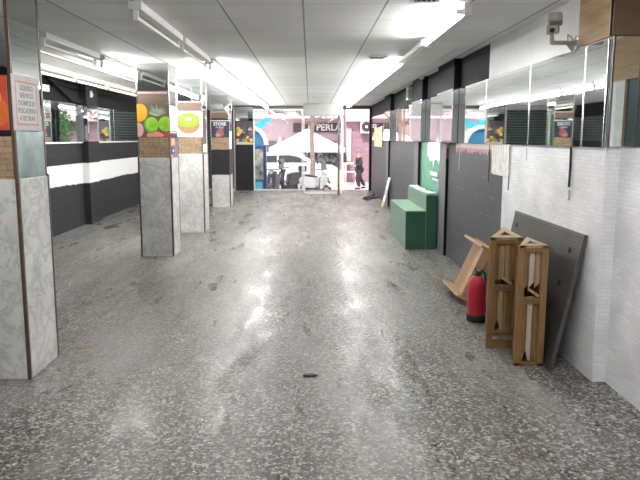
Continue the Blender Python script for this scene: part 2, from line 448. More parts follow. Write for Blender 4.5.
# ------------------------------------------------------------------ setting
XL, XR, H = -4.45, 1.98, 2.73
YF = 19.1; YB = -4.0
struct('floor', MB().box(XL - .15, 2.6, YB, YF + .28, -.12, 0), terrazzo)
struct('ceiling', MB().box(XL - .15, 2.6, YB - .1, YF + .3, H, H + .12), ceil_m)
struct('wall_left', MB().box(XL - .15, XL, YB, YF, 0, H), wl)
struct('wall_back', MB().box(XL - .15, 2.6, YB - .15, YB, 0, H), whitep)
# right wall: a white painted stretch, then charcoal stretch, upper strips
struct('wall_right', MB().box(XR, XR + .6, 3.94, 6.02, 0, 1.635).box(XR, XR + .6, 6.02, 6.36, 1.31, 1.635), white_brick_y)
struct('wall_right_charcoal', MB().box(XR + .001, XR + .6, 6.02, 6.36, 0, 1.31).box(XR, XR + .6, 6.36, 8.45, 0, 1.635).box(XR, XR + .6, 10.45, YF, 0, 1.635), br_m)
struct('wall_right_green', MB().box(XR, XR + .6, 8.45, 10.45, 0, 1.635), green_tile)
struct('wall_right_band', MB().box(XR, XR + .6, 3.94, 6.62, 1.635, H), whitep)
struct('wall_right_upper', MB().box(XR, XR + .6, 6.62, YF, 1.635, H), charcoal)
struct('wall_right_near', MB().box(2.07, 2.6, YB, 3.94, 0, 1.635), white_brick_y)
struct('wall_right_recess', MB().box(2.36, 2.6, YB, 3.94, 1.635, H), whitep)
struct('trim_1', MB().box(XR + .003, 2.07, 3.932, 3.94, 0, 1.635), white_brick_x)
# front wall around the opening
struct('wall_front', MB().box(XL - .15, -1.82, YF, YF + .28, 0, H).box(1.98, 2.6, YF, YF + .28, 0, H), black_front)
struct('wall_front_lintel', MB().box(-1.82, 1.98, YF - .02, YF + .28, 2.63, 3.6).box(XL - .15, -1.82, YF, YF + .28, H, 3.6).box(1.98, 2.6, YF, YF + .28, H, 3.6), plain('lintel_grey', (.10, .10, .105), .5))
# left wall pilasters and sloping black boxing below the ceiling
struct('trim_2', MB().box(XL, XL + .13, 11.5, 12.1, 0, H), wl)
struct('trim_3', MB().box(XL, XL + .13, 15.9, 16.4, 0, H), wl)
struct('wall_left_upper', MB().box(XL, XL + .012, YB, 11.5, 2.34, H).box(XL, XL + .012, 12.1, 15.9, 2.34, H).box(XL, XL + .012, 16.4, YF, 2.34, H)
       .prism([(XL, 9.9, 2.72), (XL, 10.3, 2.72), (XL, 11.48, 2.36), (XL, 11.0, 2.36)], (.09, 0, 0)), blackp)
struct('trim_4', MB().box(XL, XL + .03, YB, 11.5, 1.60, 1.63).box(XL, XL + .03, 12.1, 15.9, 1.60, 1.63), plain('white_ledge', (.7, .7, .7), .5))
# right wall pilasters
for i, (y0, y1) in enumerate(((8.42, 8.83), (10.58, 11.0), (14.62, 15.05))):
    mb = MB(); yu = (7.86, 10.06, 14.0)[i]
    mb.box(1.945, XR + .01, y0, y1, 0, 1.635, greyp).box(1.89, XR + .01, yu, y1, 1.635, H, charcoal)
    # near face: black, maroon near the top on the first
    mb.box(1.944, XR, y0 - .02, y0, 0, 1.40 if i == 0 else 1.635, blackp)
    if i == 0: mb.box(1.944, XR, y0 - .02, y0, 1.40, 1.56, maroon).box(1.944, XR, y0 - .02, y0, 1.56, 1.635, plain('cream_paint', (.68, .6, .54), .5))
    mb.box(1.889, XR, yu - .015, yu, 2.36, H, blackp)
    struct('trim_%d' % (5 + i), mb, None)
# wood cladding round the corner pillar above the mirrors
struct('trim_8', MB().box(1.955, XR + .001, 3.915, 4.40, 2.36, H, clad_wood).box(1.955, 2.36, 3.905, 3.94, 2.36, H, clad_wood_x), None)
struct('trim_9', MB().box(2.345, 2.36, 1.0, 3.90, 2.13, 2.45), clad_wood)
# ledge over lower wall in the near recess with dark panel behind
struct('trim_10', MB().box(2.35, 2.36, 3.43, 3.9, 1.64, 2.13, plain('dark_teal_panel', (.025, .05, .055), .35)).box(2.345, 2.36, 3.39, 3.43, 1.64, 2.13, clad_wood_x)
       .box(2.35, 2.36, 3.26, 3.39, 1.64, 2.13, plain('pale_jamb', (.66, .68, .64), .5)), None)

# ------------------------------------------------------------------ wall mirrors (each a thing)
def wall_mirror(y0, y1, side, label, z0=1.638, z1=2.345, yaw=0., m=mirror):
    x = (XR - .012) if side > 0 else (XL + .012)
    yc = (y0 + y1) / 2
    t = thing('wall_mirror', label, 'mirror', (x, yc, z0), 0, 'mirror panels along the walls')
    hw = (y1 - y0) / 2 - .004; s = -1 if side > 0 else 1
    MB().box(-.006, .006, -hw, hw, 0, z1 - z0).build('mirror_pane', m, t)
    for yy in (-hw, hw): MB().box(-.008 if s < 0 else .006, -.006 if s < 0 else .008, yy - .006, yy + .006, 0, z1 - z0).build('chrome_edge', chrome, t)
    t.rotation_euler = (0, 0, yaw)
    return t
wall_mirror(3.955, 4.27, 1, 'narrow mirror strip at the corner under the brown wood cladding')
wall_mirror(4.27, 5.33, 1, 'wall mirror over the white bricks just beyond the corner strip', yaw=R(-.15))
wall_mirror(5.33, 6.63, 1, 'wall mirror above the white torn paper sheet', yaw=R(.15))
wall_mirror(6.63, 7.83, 1, 'wall mirror above the pink drips on charcoal bricks', yaw=R(-.2))
wall_mirror(8.85, 10.03, 1, 'wall mirror above the glossy green wall bay', yaw=R(.2))
wall_mirror(11.01, 12.5, 1, 'wall mirror beyond the green bay, nearer of two under the white siren', yaw=R(-.2))
wall_mirror(12.5, 13.97, 1, 'wall mirror beyond the green bay, farther of two before the last pilaster', yaw=R(.1))
wall_mirror(15.06, 17.0, 1, 'wall mirror past the last right pilaster, nearer of two by the entrance')
wall_mirror(17.0, 18.95, 1, 'wall mirror past the last right pilaster, right beside the entrance')
for y0, y1, nm in ((7.86, 8.83, 'beside the charcoal bricks'), (10.06, 11.0, 'at the end of the green plinth'), (14.0, 15.05, 'nearest the shop entrance')):
    t = thing('pilaster_mirror', 'mirror casing around the right wall pilaster ' + nm, 'mirror', (1.89, y0, 1.638), 0, 'mirror casings on the right pilasters')
    MB().box(-.008, 0, 0, y1 - y0, 0, .71).build('front_pane', mirror, t)
    MB().box(-.008, .085, -.008, 0, 0, .71).build('near_pane', mirror2, t)
    MB().box(-.014, -.002, -.014, .0, 0, .71).build('chrome_edge', chrome, t)
t = thing('corner_mirror', 'mirror facing the camera where the right wall steps back', 'mirror', (1.985, 3.932, 1.638))
MB().box(.0, .17, -.012, 0, 0, .715).box(.175, .37, -.012, 0, 0, .715).build('mirror_pane', mirror2, t)
MB().box(-.012, 0, -.02, .01, 0, .715).box(.168, .177, -.016, -.008, 0, .715).build('edge_strip', plain('dark_edge', (.08, .08, .08), .3), t)
LEFT = [(2.2, 4.2, 'behind the nearest marble column'), (4.2, 6.2, 'second beyond the nearest marble column'), (6.2, 8.0, 'hidden beyond the nearest marble column'), (8.0, 9.9, 'just right of the nearest column in view'),
        (9.9, 11.49, 'just before the black pilaster'), (12.11, 13.4, 'just after the black pilaster'), (13.4, 15.89, 'beside the fruit poster column'), (16.41, 18.9, 'nearest the roller shutter')]
for y0, y1, nm in LEFT[2:]:
    wall_mirror(y0, y1, -1, 'left wall mirror over black bricks, ' + nm, 1.632, 2.335, yaw=R(-.8 if 7 < y0 < 11 else .05))
t = thing('pilaster_mirror', 'mirror casing around the black pilaster on the left wall', 'mirror', (XL + .135, 11.49, 1.632), 0)
MB().box(0, .008, 0, .62, 0, .70).build('front_pane', mirror2, t)
MB().box(-.13, .006, -.008, 0, 0, .70).build('near_pane', mirror2, t)

# ------------------------------------------------------------------ columns
W = .47
def column(yc, label, parq=parquet_x, black=False, rot=0, zm=1.42, xc=-2.2):
    t = thing('column', label, 'column', (xc, yc, 0), 0, 'square marble and mirror columns')
    h = W / 2
    if black:
        MB().box(-h, h, -h, h, 0, .80).build('marble_cladding', marble, t, bevel=.004)
        MB().box(-h, h, -h, h, .80, 1.41).build('black_panel', black_front, t)
    else:
        mb = MB()
        mb.box(-h, h, -h, h, 0, zm)
        mb.build('marble_cladding', marble, t, bevel=.004)
    hb = h; h = h - .01
    MB().box(-h + .008, h - .008, -h + .008, h - .008, zm, H).build('core', charcoal, t)
    MB().box(-h + .01, h - .01, -h, -h + .008, zm, 1.71).build('wood_panel', parq, t)
    if not rot:
        MB().box(-h + .01, h - .01, -h, -h + .008, 2.175, 2.315).build('reflection_band', reflection_brown, t)  # solid brown band imitating a reflection in the column mirror
        MB().box(-h + .01, h - .01, -h - .001, -h + .007, 2.315, 2.345).build('reflection_strip', plain('reflection_pink', (.55, .36, .36), .5), t)  # thin pink line of the same painted reflection
    MB().box(-h + .01, h - .01, -h, -h + .008, 1.71, 2.175).build('mirror_panel', mirror2, t)
    MB().box(-h + .01, h - .01, -h, -h + .008, 2.175 if rot else 2.345, H).build('mirror_panel', mirror2, t)
    if rot: MB().box(h - .001, h + .0015, -h + .012, h - .012, zm, 1.745).build('clouded_mirror', plain('clouded_mirror', (.40, .48, .49), .32, .75, var=.3, scale=5.), t)
    for sx in (-1, 1):
        x0, x1 = sorted((sx * h, sx * (h - .008)))
        MB().box(x0, x1, -h + .01, h - .01, zm, H).build('mirror_panel', mirror2, t)
    MB().box(-h + .01, h - .01, h - .008, h, zm, H).build('mirror_panel', mirror2, t)
    for sx in (-1, 1):
        for sy in (-1, 1):
            cx, cy = sx * (hb - .008), sy * (hb - .008)
            MB().box(cx - .012, cx + .012, cy - .012, cy + .012, 0, zm + .01).build('corner_trim', brown_trim, t, bevel=.003)
            cx, cy = sx * (h - .008), sy * (h - .008)
            MB().box(cx - .0115, cx + .0115, cy - .0115, cy + .0115, zm + .01, H).build('chrome_corner', chrome if not rot else brown_trim, t)
    return t
C1 = column(4.205, 'nearest square column, grey marble below with red fruit poster and notice', rot=1, xc=-2.215)
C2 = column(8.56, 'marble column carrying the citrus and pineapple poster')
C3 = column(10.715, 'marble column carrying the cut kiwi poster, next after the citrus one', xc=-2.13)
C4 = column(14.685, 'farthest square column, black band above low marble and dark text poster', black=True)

# posters -----------------------------------------------------------
def blob(mb, cx, cz, rx, rz, m, y, n=24, ph=0.):
    mb.poly([(cx + rx * math.cos(2 * math.pi * i / n + ph), y, cz + rz * math.sin(2 * math.pi * i / n + ph)) for i in range(n)], m)
def poster_base(name, label, y, x0, x1, z0, z1, bg):
    t = thing(name, label, 'poster', ((x0 + x1) / 2, y, z0))
    hw = (x1 - x0) / 2
    MB().box(-hw, hw, -.003, .003, 0, z1 - z0).build('sheet', bg, t)
    return t, hw, z1 - z0
def clipblob(mb, cx, cz, rx, rz, m, y, hw, hz, n=28):
    pts = []
    for i in range(n):
        a = 2 * math.pi * i / n
        p = (max(-hw, min(hw, cx + rx * math.cos(a))), max(0, min(hz, cz + rz * math.sin(a))))
        if not pts or (abs(p[0] - pts[-1][0]) + abs(p[1] - pts[-1][1])) > 1e-4: pts.append(p)
    if (abs(pts[0][0] - pts[-1][0]) + abs(pts[0][1] - pts[-1][1])) < 1e-4: pts.pop()
    if len(pts) > 2: mb.poly([(x, y, z) for x, z in pts], m)
orange = plain('print_orange', (.85, .42, .03), .4); lime = plain('print_lime', (.30, .58, .05), .4, var=.25, scale=9); lime2 = plain('print_lime_dark', (.13, .36, .05), .4)
redp = plain('print_red', (.50, .07, .04), .4, var=.25, scale=6.); coral = plain('print_coral', (.80, .30, .20), .4); leafd = plain('print_leaf', (.10, .16, .07), .4); leafl = plain('print_leaf_pale', (.45, .5, .38), .4)
darkp = plain('print_dark', (.04, .03, .03), .4); pinkp = plain('print_pink', (.7, .42, .42), .4); kiwi = plain('print_kiwi', (.22, .42, .03), .4); kiwis = plain('print_kiwi_skin', (.36, .20, .09), .6, var=.25, scale=40.); cream = plain('print_cream', (.55, .62, .36), .4)
yell = plain('print_yellow', (.80, .62, .08), .4); blue = plain('print_blue', (.05, .08, .22), .4); navy = plain('print_navy', (.02, .03, .055), .4); skyb = plain('print_grey_blue', (.45, .5, .55), .4)
whitepr = plain('print_white', (.86, .86, .86), .4, var=.02)

FY = 8.56 - W / 2 + .006
t, hw, hz = poster_base('fruit_poster', 'square poster of an orange, limes and pineapple on the second marble column', FY, -2.425, -1.975, 1.715, 2.172, plain('print_brown', (.12, .10, .07), .4))
mb = MB()
for k in range(26):
    a = R(15 + 150 * k / 25); l = .13 + .08 * random.random(); c = leafl if k % 2 else leafd
    p = Vector((.06, 0, .30)); d = Vector((math.cos(a), 0, math.sin(a) * .8)); n_ = Vector((-d.z, 0, d.x)) * .016
    q = [p - n_, p + n_, p + d * l]
    mb.poly([(max(-hw, min(hw, v.x)), -.0035 - k * .00001, min(hz, v.z)) for v in q], c)
clipblob(mb, -.20, .34, .12, .13, orange, -.0040, hw, hz)
clipblob(mb, -.21, .10, .07, .10, pinkp, -.0038, hw, hz)
clipblob(mb, .02, .02, .12, .055, coral, -.0042, hw, hz)
clipblob(mb, .17, .18, .10, .105, lime, -.0044, hw, hz)
clipblob(mb, -.03, .165, .105, .115, lime2, -.0046, hw, hz)
clipblob(mb, -.02, .175, .09, .10, lime, -.0048, hw, hz)
clipblob(mb, .20, .03, .06, .04, redp, -.0047, hw, hz)
mb.build('picture', None, t)

FY3 = 10.715 - W / 2 + .006
t, hw, hz = poster_base('kiwi_poster', 'white poster of a halved kiwi fruit on the third marble column', FY3, -2.352, -1.902, 1.715, 2.172, whitepr)
mb = MB()
clipblob(mb, -.02, .22, .20, .16, kiwis, -.0038, hw, hz)
clipblob(mb, -.02, .30, .20, .125, kiwi, -.0042, hw, hz)
clipblob(mb, -.02, .31, .165, .095, plain('print_kiwi_light', (.30, .50, .05), .4), -.0044, hw, hz)
for k in range(18):
    a = 2 * math.pi * k / 18; clipblob(mb, -.02 + .085 * math.cos(a), .315 + .05 * math.sin(a), .010, .007, leafd, -.0048, hw, hz, 8)
clipblob(mb, -.02, .315, .06, .035, cream, -.0046, hw, hz)
mb.build('picture', None, t)

FY4 = 14.685 - W / 2 + .006
t, hw, hz = poster_base('text_poster', 'dark blue poster with white lettering on the farthest column', FY4, -2.425, -1.975, 1.72, 2.135, navy)
MB().box(-hw, hw, -.005, -.003, hz - .03, hz).box(-hw, -hw + .012, -.005, -.003, 0, hz).build('pale_border', plain('print_pale', (.6, .6, .55), .4), t)
mb = MB(); clipblob(mb, .0, .10, .10, .09, plain('print_dull_red', (.32, .09, .11), .4), -.0042, hw, hz); clipblob(mb, .03, .19, .05, .05, plain('print_dull_red'  , (.32, .09, .11), .4), -.0044, hw, hz); clipblob(mb, -.05, .05, .06, .045, plain('print_rose', (.45, .22, .25), .4), -.0046, hw, hz); mb.build('picture', None, t)
text('lettering', 'STORE', .105, whitepr, t, face_mat((0, -.006, .315), (1, 0, 0), (0, 0, 1)))
text('lettering', 'NUEVO', .06, skyb, t, face_mat((0, -.006, .235), (1, 0, 0), (0, 0, 1)))

FY1 = 4.205 - W / 2 + .006
t, hw, hz = poster_base('red_poster', 'red and orange fruit poster on front of the nearest column', FY1, -2.435, -2.02, 1.752, 2.115, redp)
mb = MB(); clipblob(mb, .12, .12, .1, .1, plain('print_red_orange', (.62, .14, .03), .4), -.0042, hw, hz); clipblob(mb, -.03, .27, .16, .11, plain('print_scarlet', (.48, .04, .03), .4), -.004, hw, hz); clipblob(mb, .12, .22, .05, .05, coral, -.0044, hw, hz); mb.build('picture', None, t)

# notice on the side of the nearest column
t = thing('notice_sheet', 'grey notice with red border and five lines of text on nearest column', 'sign', (-1.990 + .003, 4.175, 1.752))
MB().box(-.002, .002, -.2, .2, 0, .375).build('sheet', plain('notice_grey', (.47, .44, .44), .5, var=.06), t)
nb = MB()
for a, b_, c, d in ((-.155, .155, .035, .047), (-.155, .155, .325, .335), (-.155, -.147, .035, .335), (.147, .155, .035, .335)): nb.box(.002, .003, a, b_, c, d)
nb.build('red_border', plain('notice_red', (.48, .20, .21), .5), t)
MB().box(.002, .0026, -.14, .14, .055, .318).build('inner_field', plain('notice_pale', (.53, .51, .51), .5, var=.04), t)
for i, s_ in enumerate(('LIQUIDO', 'SERVICIO', 'DOMICILIO', 'PESCADERIA', 'A RETIRAR')):
    text('lettering', s_, .048, plain('notice_ink', (.22, .22, .23), .6), t, face_mat((.003, 0, .29 - i * .052), (0, 1, 0), (0, 0, 1)), ext=.0005)

# stickers on the side of the citrus column
SX = -1.975 + .003
t = thing('side_poster', 'narrow white poster with pink figures on side of the citrus column', 'poster', (SX, 8.56, 1.80))
MB().box(-.002, .002, -.2, .2, 0, .35).build('sheet', whitepr, t)
mb = MB()
for k in range(5): mb.box(.002, .003, -.15 + k * .06, -.12 + k * .06, .02, .10 + .03 * (k % 3))
mb.build('picture', pinkp, t)
tag(MB().box(SX - .002, SX + .002, 8.40, 8.60, 1.60, 1.70).build('sticker', plain('sticker_orange', (.75, .30, .16), .5)), 'orange square sticker on the side of the citrus column', 'sticker')
t = thing('sticker', 'dark blue square sticker with white dot below the orange one', 'sticker', (SX, 8.50, 1.47))
MB().box(-.002, .002, -.10, .10, 0, .10).build('sheet', plain('sticker_navy', (.04, .05, .14), .5), t); MB().box(.002, .003, -.03, .03, .035, .065).build('white_mark', whitepr, t)

# ------------------------------------------------------------------ ceiling lights
def batten(kind):
    t = thing('ceiling_light', '', 'light', (0, 0, 0))
    l = .74
    bm = batten_cream if kind == 'dim' else batten_m
    side = kind in ('side', 'side_off')
    tx, tz = (-.062, -.075) if side else (0, -.115)
    if side: MB().box(-.032, .035, -l, l, -.095, 0).build('batten', bm, t, bevel=.004)
    else: MB().box(-.05, .05, -l, l, -.06, 0).build('batten', bm, t, bevel=.004)
    MB().cyl((tx, -l + .04, tz), (tx, l - .04, tz), .016, seg=12).build('tube', {'on': tube_on, 'side': tube_on, 'off': tube_off, 'side_off': tube_off, 'dim': tube_dim}[kind], t, smooth=True)
    for s_ in (-1, 1):
        y = s_ * (l - .03)
        if side: MB().box(-.085, -.03, y - .012, y + .012, -.08, -.04).build('lamp_holder', batten_m, t)
        else: MB().box(-.018, .018, y - .012, y + .012, -.138, -.06).build('lamp_holder', batten_m, t)
    return t
ORD = ['nearest', 'second', 'third', 'fourth', 'fifth', 'sixth', 'seventh', 'eighth', 'ninth', 'tenth']
PROTO = {}
def light(kind, x, y, label, group):
    if kind not in PROTO: t = PROTO[kind] = batten(kind)
    else: t = dup(PROTO[kind], (0, 0, 0))
    t.location = (x, y, H); t['label'] = label; t['group'] = group; return t
GL = 'fluorescent tube lights on the ceiling'
light('side', 1.22, -.6, 'added unseen tube light over the right side, behind the camera', GL)  # unseen tubes behind the camera, added to brighten the foreground
light('on', -1.33, -.6, 'added unseen tube light over the middle row, behind the camera', GL)
light('side', 1.22, 2.4, 'added unseen tube light over the right side, just above the frame', GL)  # unseen tube above the frame, added for foreground brightness
light('side', 1.22, 5.42, 'lit tube light over right side, nearest the camera in view', GL)
light('side_off', 1.22, 6.98, 'unlit tube light between lit ones over the right side', GL)
for k in range(7): light('side', 1.22, 8.5 + 1.53 * k, 'lit tube light over the right side, %s after the unlit one' % ORD[k].replace('nearest', 'first'), GL)
light('off', -1.33, 5.35, 'nearest unlit tube light over the middle row beside the columns', GL)
light('off', -1.33, 6.98, 'second unlit tube light over the middle row beside the columns', GL)
light('on', -1.33, 2.6, 'added unseen tube light over the middle row, just above the frame', GL)  # another unseen tube added to light the foreground
for k in range(7): light('on', -1.33, 8.7 + 1.53 * k, 'lit tube light over the middle row, %s after the unlit pair' % ORD[k].replace('nearest', 'first'), GL)
light('off', -2.63, 6.65, 'unlit tube light over the left aisle beside the nearest column', GL)
light('on', -2.63, 8.3, 'lit tube light over the left aisle, nearer one beside citrus column', GL)
light('on', -2.63, 9.83, 'lit tube light over the left aisle, farther one beside kiwi column', GL)
for k in range(5): light('dim', -3.78, 7.4 + 1.5 * k, 'cream tube light along the left wall, %s from the camera' % ORD[k], GL)

# thin conduits on the ceiling
tag(MB().cyl((1.70, 7.0, H - .009), (1.70, 11.5, H - .009), .009).build('ceiling_conduit', batten_m), 'thin white conduit on the ceiling along the right wall', 'pipe')
tag(MB().cyl((-3.2, 6.0, H - .009), (-3.2, 13.5, H - .009), .009).build('ceiling_conduit', batten_m), 'thin white conduit on the ceiling over the left aisle', 'pipe')

# ceiling vents
def vent(x, y, label):
    t = thing('ceiling_vent', label, 'vent', (x, y, H - .001), 0, 'slotted ceiling vents'); t.scale = (.75, .75, 1)
    f = MB()
    f.box(-.15, .15, -.15, -.125, -.014, 0).box(-.15, .15, .125, .15, -.014, 0).box(-.15, -.125, -.15, .15, -.014, 0).box(.125, .15, -.15, .15, -.014, 0).build('frame', batten_m, t)
    MB().box(-.125, .125, -.125, .125, -.004, 0).build('backing', blackp, t)
    g = MB()
    for k in range(5): g.box(-.1 + .05 * k - .006, -.1 + .05 * k + .006, -.125, .125, -.012, -.004)
    g.build('slats', plain('vent_grey', (.4, .4, .4), .4), t)
for (x, y, nm) in ((.87, 4.50, 'nearest, at the top edge of the frame'), (.86, 7.7, 'second from the camera beside the unlit light'), (.87, 10.9, 'third from the camera'), (.80, 14.7, 'farthest, near the entrance')):
    vent(x, y, 'square slotted ceiling vent, ' + nm)

# ------------------------------------------------------------------ wall fittings
grey_pl = plain('grey_plastic', (.42, .41, .37), .45); steel = plain('steel', (.5, .5, .5), .35, .8); white_pl = plain('white_plastic', (.80, .80, .78), .4, var=.03)
t = thing('security_camera', 'grey security camera on a bracket above the right wall mirrors', 'camera', (XR, 4.47, 2.40))
MB().cyl((0, 0, 0), (-.012, 0, 0), .055, .05, 20).cyl((-.012, 0, 0), (-.03, 0, 0), .025, .02, 16).build('wall_plate', steel, t)
MB().tube([(-.02, 0, 0), (-.20, -.03, -.005), (-.205, -.035, .06)], .016).build('arm', grey_pl, t, smooth=True)
MB().prism([(-.02, -.004, -.01), (-.09, -.016, -.012), (-.02, -.004, -.085)], (.0, .008, 0)).build('brace', steel, t)
Mh = Matrix.Translation((-.205, -.05, .085)) @ Euler((R(12), 0, R(-25))).to_matrix().to_4x4()
MB().box(-.042, .042, -.07, .07, -.03, .035, None, Mh, bev=.012).build('lower_housing', grey_pl, t)
Mh2 = Matrix.Translation((-.19, -.05, .155)) @ Euler((R(-10), 0, R(-25))).to_matrix().to_4x4()
MB().box(-.048, .048, -.08, .065, -.03, .032, None, Mh2, bev=.016).build('lamp_head', grey_pl, t)
def xf(M, p): return tuple(M @ Vector(p))
MB().cyl(xf(Mh, (0, -.066, 0)), xf(Mh, (0, -.078, 0)), .018, seg=16).build('lens', rubber, t)
MB().cyl(xf(Mh2, (0, -.078, 0)), xf(Mh2, (0, -.086, 0)), .022, seg=16).build('lamp_lens', steel, t)
MB().tube([(-.012, .03, .0), (-.03, .04, .05), (-.06, .03, .06), (-.07, .0, .01)], .005).build('cable', grey_pl, t)

t = thing('mounted_siren', 'white vented alarm siren on right wall beneath the ceiling', 'siren', (XR, 11.6, 2.43))
MB().box(-.10, 0, -.10, .10, 0, .26, bev=.02).build('housing', plain('siren_cream', (.74, .72, .62), .4, var=.03), t)
mb = MB()
for k in range(5): mb.box(-.104, -.1, -.07 + .035 * k - .006, -.07 + .035 * k + .006, .03, .2)
for k in range(4): mb.box(-.085 + .022 * k - .004, -.085 + .022 * k + .004, -.104, -.1, .03, .2)
mb.build('slots', plain('slot_dark', (.2, .19, .17), .5), t)
t = thing('smoke_detector', 'small white round detector under the ceiling near right wall', 'detector', (1.86, 10.0, H))
MB().lathe([(.0, -.06), (.03, -.058), (.048, -.03), (.055, 0.)], seg=20).build('dome', white_pl, t, smooth=True); MB().lathe([(.058, -.012), (.058, 0)], seg=20).build('base', white_pl, t)
t = thing('emergency_light', 'white emergency lamp on the black wall above left mirrors', 'lamp', (XL + .012, 9.9, 2.47))
MB().box(0, .06, -.15, .15, 0, .11, bev=.012).build('housing', white_pl, t); MB().box(.06, .066, -.12, .12, .02, .09).build('diffuser', plain('diffuser_grey', (.6, .6, .58), .3), t)
t = thing('motion_detector', 'small white motion sensor on the black left pilaster', 'sensor', (XL + .13, 11.72, 2.49))
MB().box(0, .04, -.035, .035, 0, .13, bev=.01).build('housing', white_pl, t); MB().sph((.035, 0, .05), .03, white_pl, 14).build('lens_dome', None, t, smooth=True)

# torn sheet on the wall, cables
t = thing('torn_sheet', 'white stained sheet with ragged edge hanging where white bricks meet charcoal', 'sheet', (XR - .008, 6.08, 1.31))
mb = MB(); pts = [(0, -.29, .32), (0, .29, .32)]
for k in range(9): pts.append((0, .29 - .58 * k / 8, .012 * random.random() + (.0 if k % 2 else .01)))
mb.prism(pts, (-.004, 0, 0)); mb.build('paper', plain('stained_paper', (.74, .72, .69), .7, var=.14, scale=16.), t)
mb = MB()
for k in range(7): y = -.25 + .08 * k + random.uniform(-.02, .02); mb.box(-.006, -.004, y - .003, y + .003, .32 - random.uniform(.1, .3), .32)
mb.build('drip_stains', plain('drip_brown', (.5, .47, .43), .7), t)
def cable(y, z0, z1, label, m, r=.006, x=XR):
    tag(MB().tube([(x - .014, y, z1), (x - .010, y + .004, (z0 + z1) / 2), (x - .014, y, z0)], r).build('hanging_cable', m), label, 'cable', 'cable ends hanging below the mirrors')
cable(4.44, 1.33, 1.63, 'thick black cable hanging down the white bricks near the corner', rubber, .009)
cable(4.43, 1.23, 1.31, 'short grey cable end below the thick black cable', plain('grey_cable', (.35, .35, .36), .5), .008)
cable(5.80, 1.19, 1.62, 'thin dark cable along the near edge of the torn sheet', rubber, .004)
cable(6.46, 1.22, 1.62, 'thin dark cable along the far edge of the torn sheet', rubber, .004)
cable(5.35, 1.5, 1.62, 'short thin wire on the white bricks before the torn sheet', plain('grey_cable', (.35, .35, .36), .5), .003)
cable(7.75, 1.28, 1.64, 'thin white wire hanging over the charcoal bricks by the pilaster', white_pl, .004)

# ------------------------------------------------------------------ green stepped plinth
t = thing('stepped_plinth', 'green two-step display plinth against the right wall', 'plinth', (0, 8.86, 0))
def clad(nm, x0, x1, y0, y1, z1, par):
    mb = MB()
    mb.box(x0, x1, y0, y1, 0, z1 - .02)
    o = mb.build(nm, green_dark, par, bevel=.003)
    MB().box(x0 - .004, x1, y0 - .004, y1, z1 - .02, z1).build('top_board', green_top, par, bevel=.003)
    MB().box(x0 - .006, x0, y0 - .001, y1, .0, z1 - .02).build('side_board', green_lit_side, par)  # thin face carrying the plinth's painted lit tone
    return o
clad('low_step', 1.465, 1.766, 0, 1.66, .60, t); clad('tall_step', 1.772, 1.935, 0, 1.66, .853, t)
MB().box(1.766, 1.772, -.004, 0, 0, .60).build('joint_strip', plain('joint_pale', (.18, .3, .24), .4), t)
# papers lying on it
for i, (x, y, rz, lab) in enumerate(((1.85, 9.15, .3, 'white crumpled sheet lying on the near end of plinth top'), (1.84, 9.75, -.2, 'white sheet lying in the middle of the plinth top'), (1.85, 10.2, .15, 'pale blue plastic sheet on the far end of the plinth'))):
    bm = MB(); n = 7; vs = {}
    for a in range(n):
        for b_ in range(n):
            vs[a, b_] = bm.bm.verts.new((-.07 + .14 * a / (n - 1), -.2 + .4 * b_ / (n - 1), .004 + .02 * random.random()))
    for a in range(n - 1):
        for b_ in range(n - 1): bm.bm.faces.new((vs[a, b_], vs[a + 1, b_], vs[a + 1, b_ + 1], vs[a, b_ + 1]))
    o = bm.build('loose_sheet', paper if i < 2 else plain('blue_plastic', (.6, .7, .75), .3)); md = o.modifiers.new('s', 'SOLIDIFY'); md.thickness = .002
    o.location = (x, y, .854); o.rotation_euler = (0, 0, rz * .3); tag(o, lab, 'sheet')
# torn white plastic on the green wall
t = thing('hanging_plastic_sheet', 'white torn plastic hanging on the glossy green wall above plinth', 'sheet', (XR - .008, 9.35, 1.20))
mb = MB(); pts = [(0, -.45, .43), (0, .5, .43)]
for k in range(13): pts.append((0, .5 - .95 * k / 12, random.uniform(.0, .2) if 1 < k < 12 else .2))
mb.prism(pts, (-.005, 0, 0)); mb.build('film', plain('milky_plastic', (.78, .82, .80), .25, var=.12, scale=9.), t)
mb = MB(); mb.box(-.006, -.001, -.3, .25, -.10, -.03).box(-.006, -.001, -.4, .1, -.17, -.13); mb.build('tape_strip', plain('tape_grey', (.5, .56, .6), .35), t)

# yellow poster, leaning board and rubbish near the entrance
t = thing('yellow_poster', 'yellow and beige poster on the right wall beside the entrance', 'poster', (XR - .028, 17.0, 1.45))
MB().box(-.002, .002, -1.0, .9, 0, .55).build('sheet', plain('poster_beige', (.66, .50, .36), .5, var=.2, scale=5.), t)
MB().box(-.003, -.0021, .45, .9, 0, .55).build('yellow_field', plain('poster_yellow', (.80, .62, .16), .5), t)
mb = MB()
for (y, z, r) in ((.65, .30, .08), (.6, .15, .06)): mb.poly([(-.0035, y + r * math.cos(2 * math.pi * i / 16), z + r * math.sin(2 * math.pi * i / 16)) for i in range(16)])
mb.build('picture', plain('poster_olive', (.45, .33, .06), .5), t)
t = thing('leaning_board', 'narrow white board leaning on the right wall near the entrance', 'board', (1.78, 14.35, 0))
Ml = Matrix.Rotation(R(13), 4, 'Y')
MB().box(-.012, .012, -.14, .14, 0.004, .76, None, Ml, bev=.004).build('panel', whitep, t)
MB().box(-.016, .016, -.145, .145, .004, .16, None, Ml).build('yellow_base', plain('pale_yellow', (.70, .58, .28), .5), t)
MB().box(-.0155, -.012, -.09, .09, .30, .46, None, Ml).build('grey_label', plain('label_grey', (.35, .38, .45), .5), t)
t = thing('cable_coil', 'dark tangled cable lying on the floor by the entrance', 'cable', (1.72, 16.4, 0))
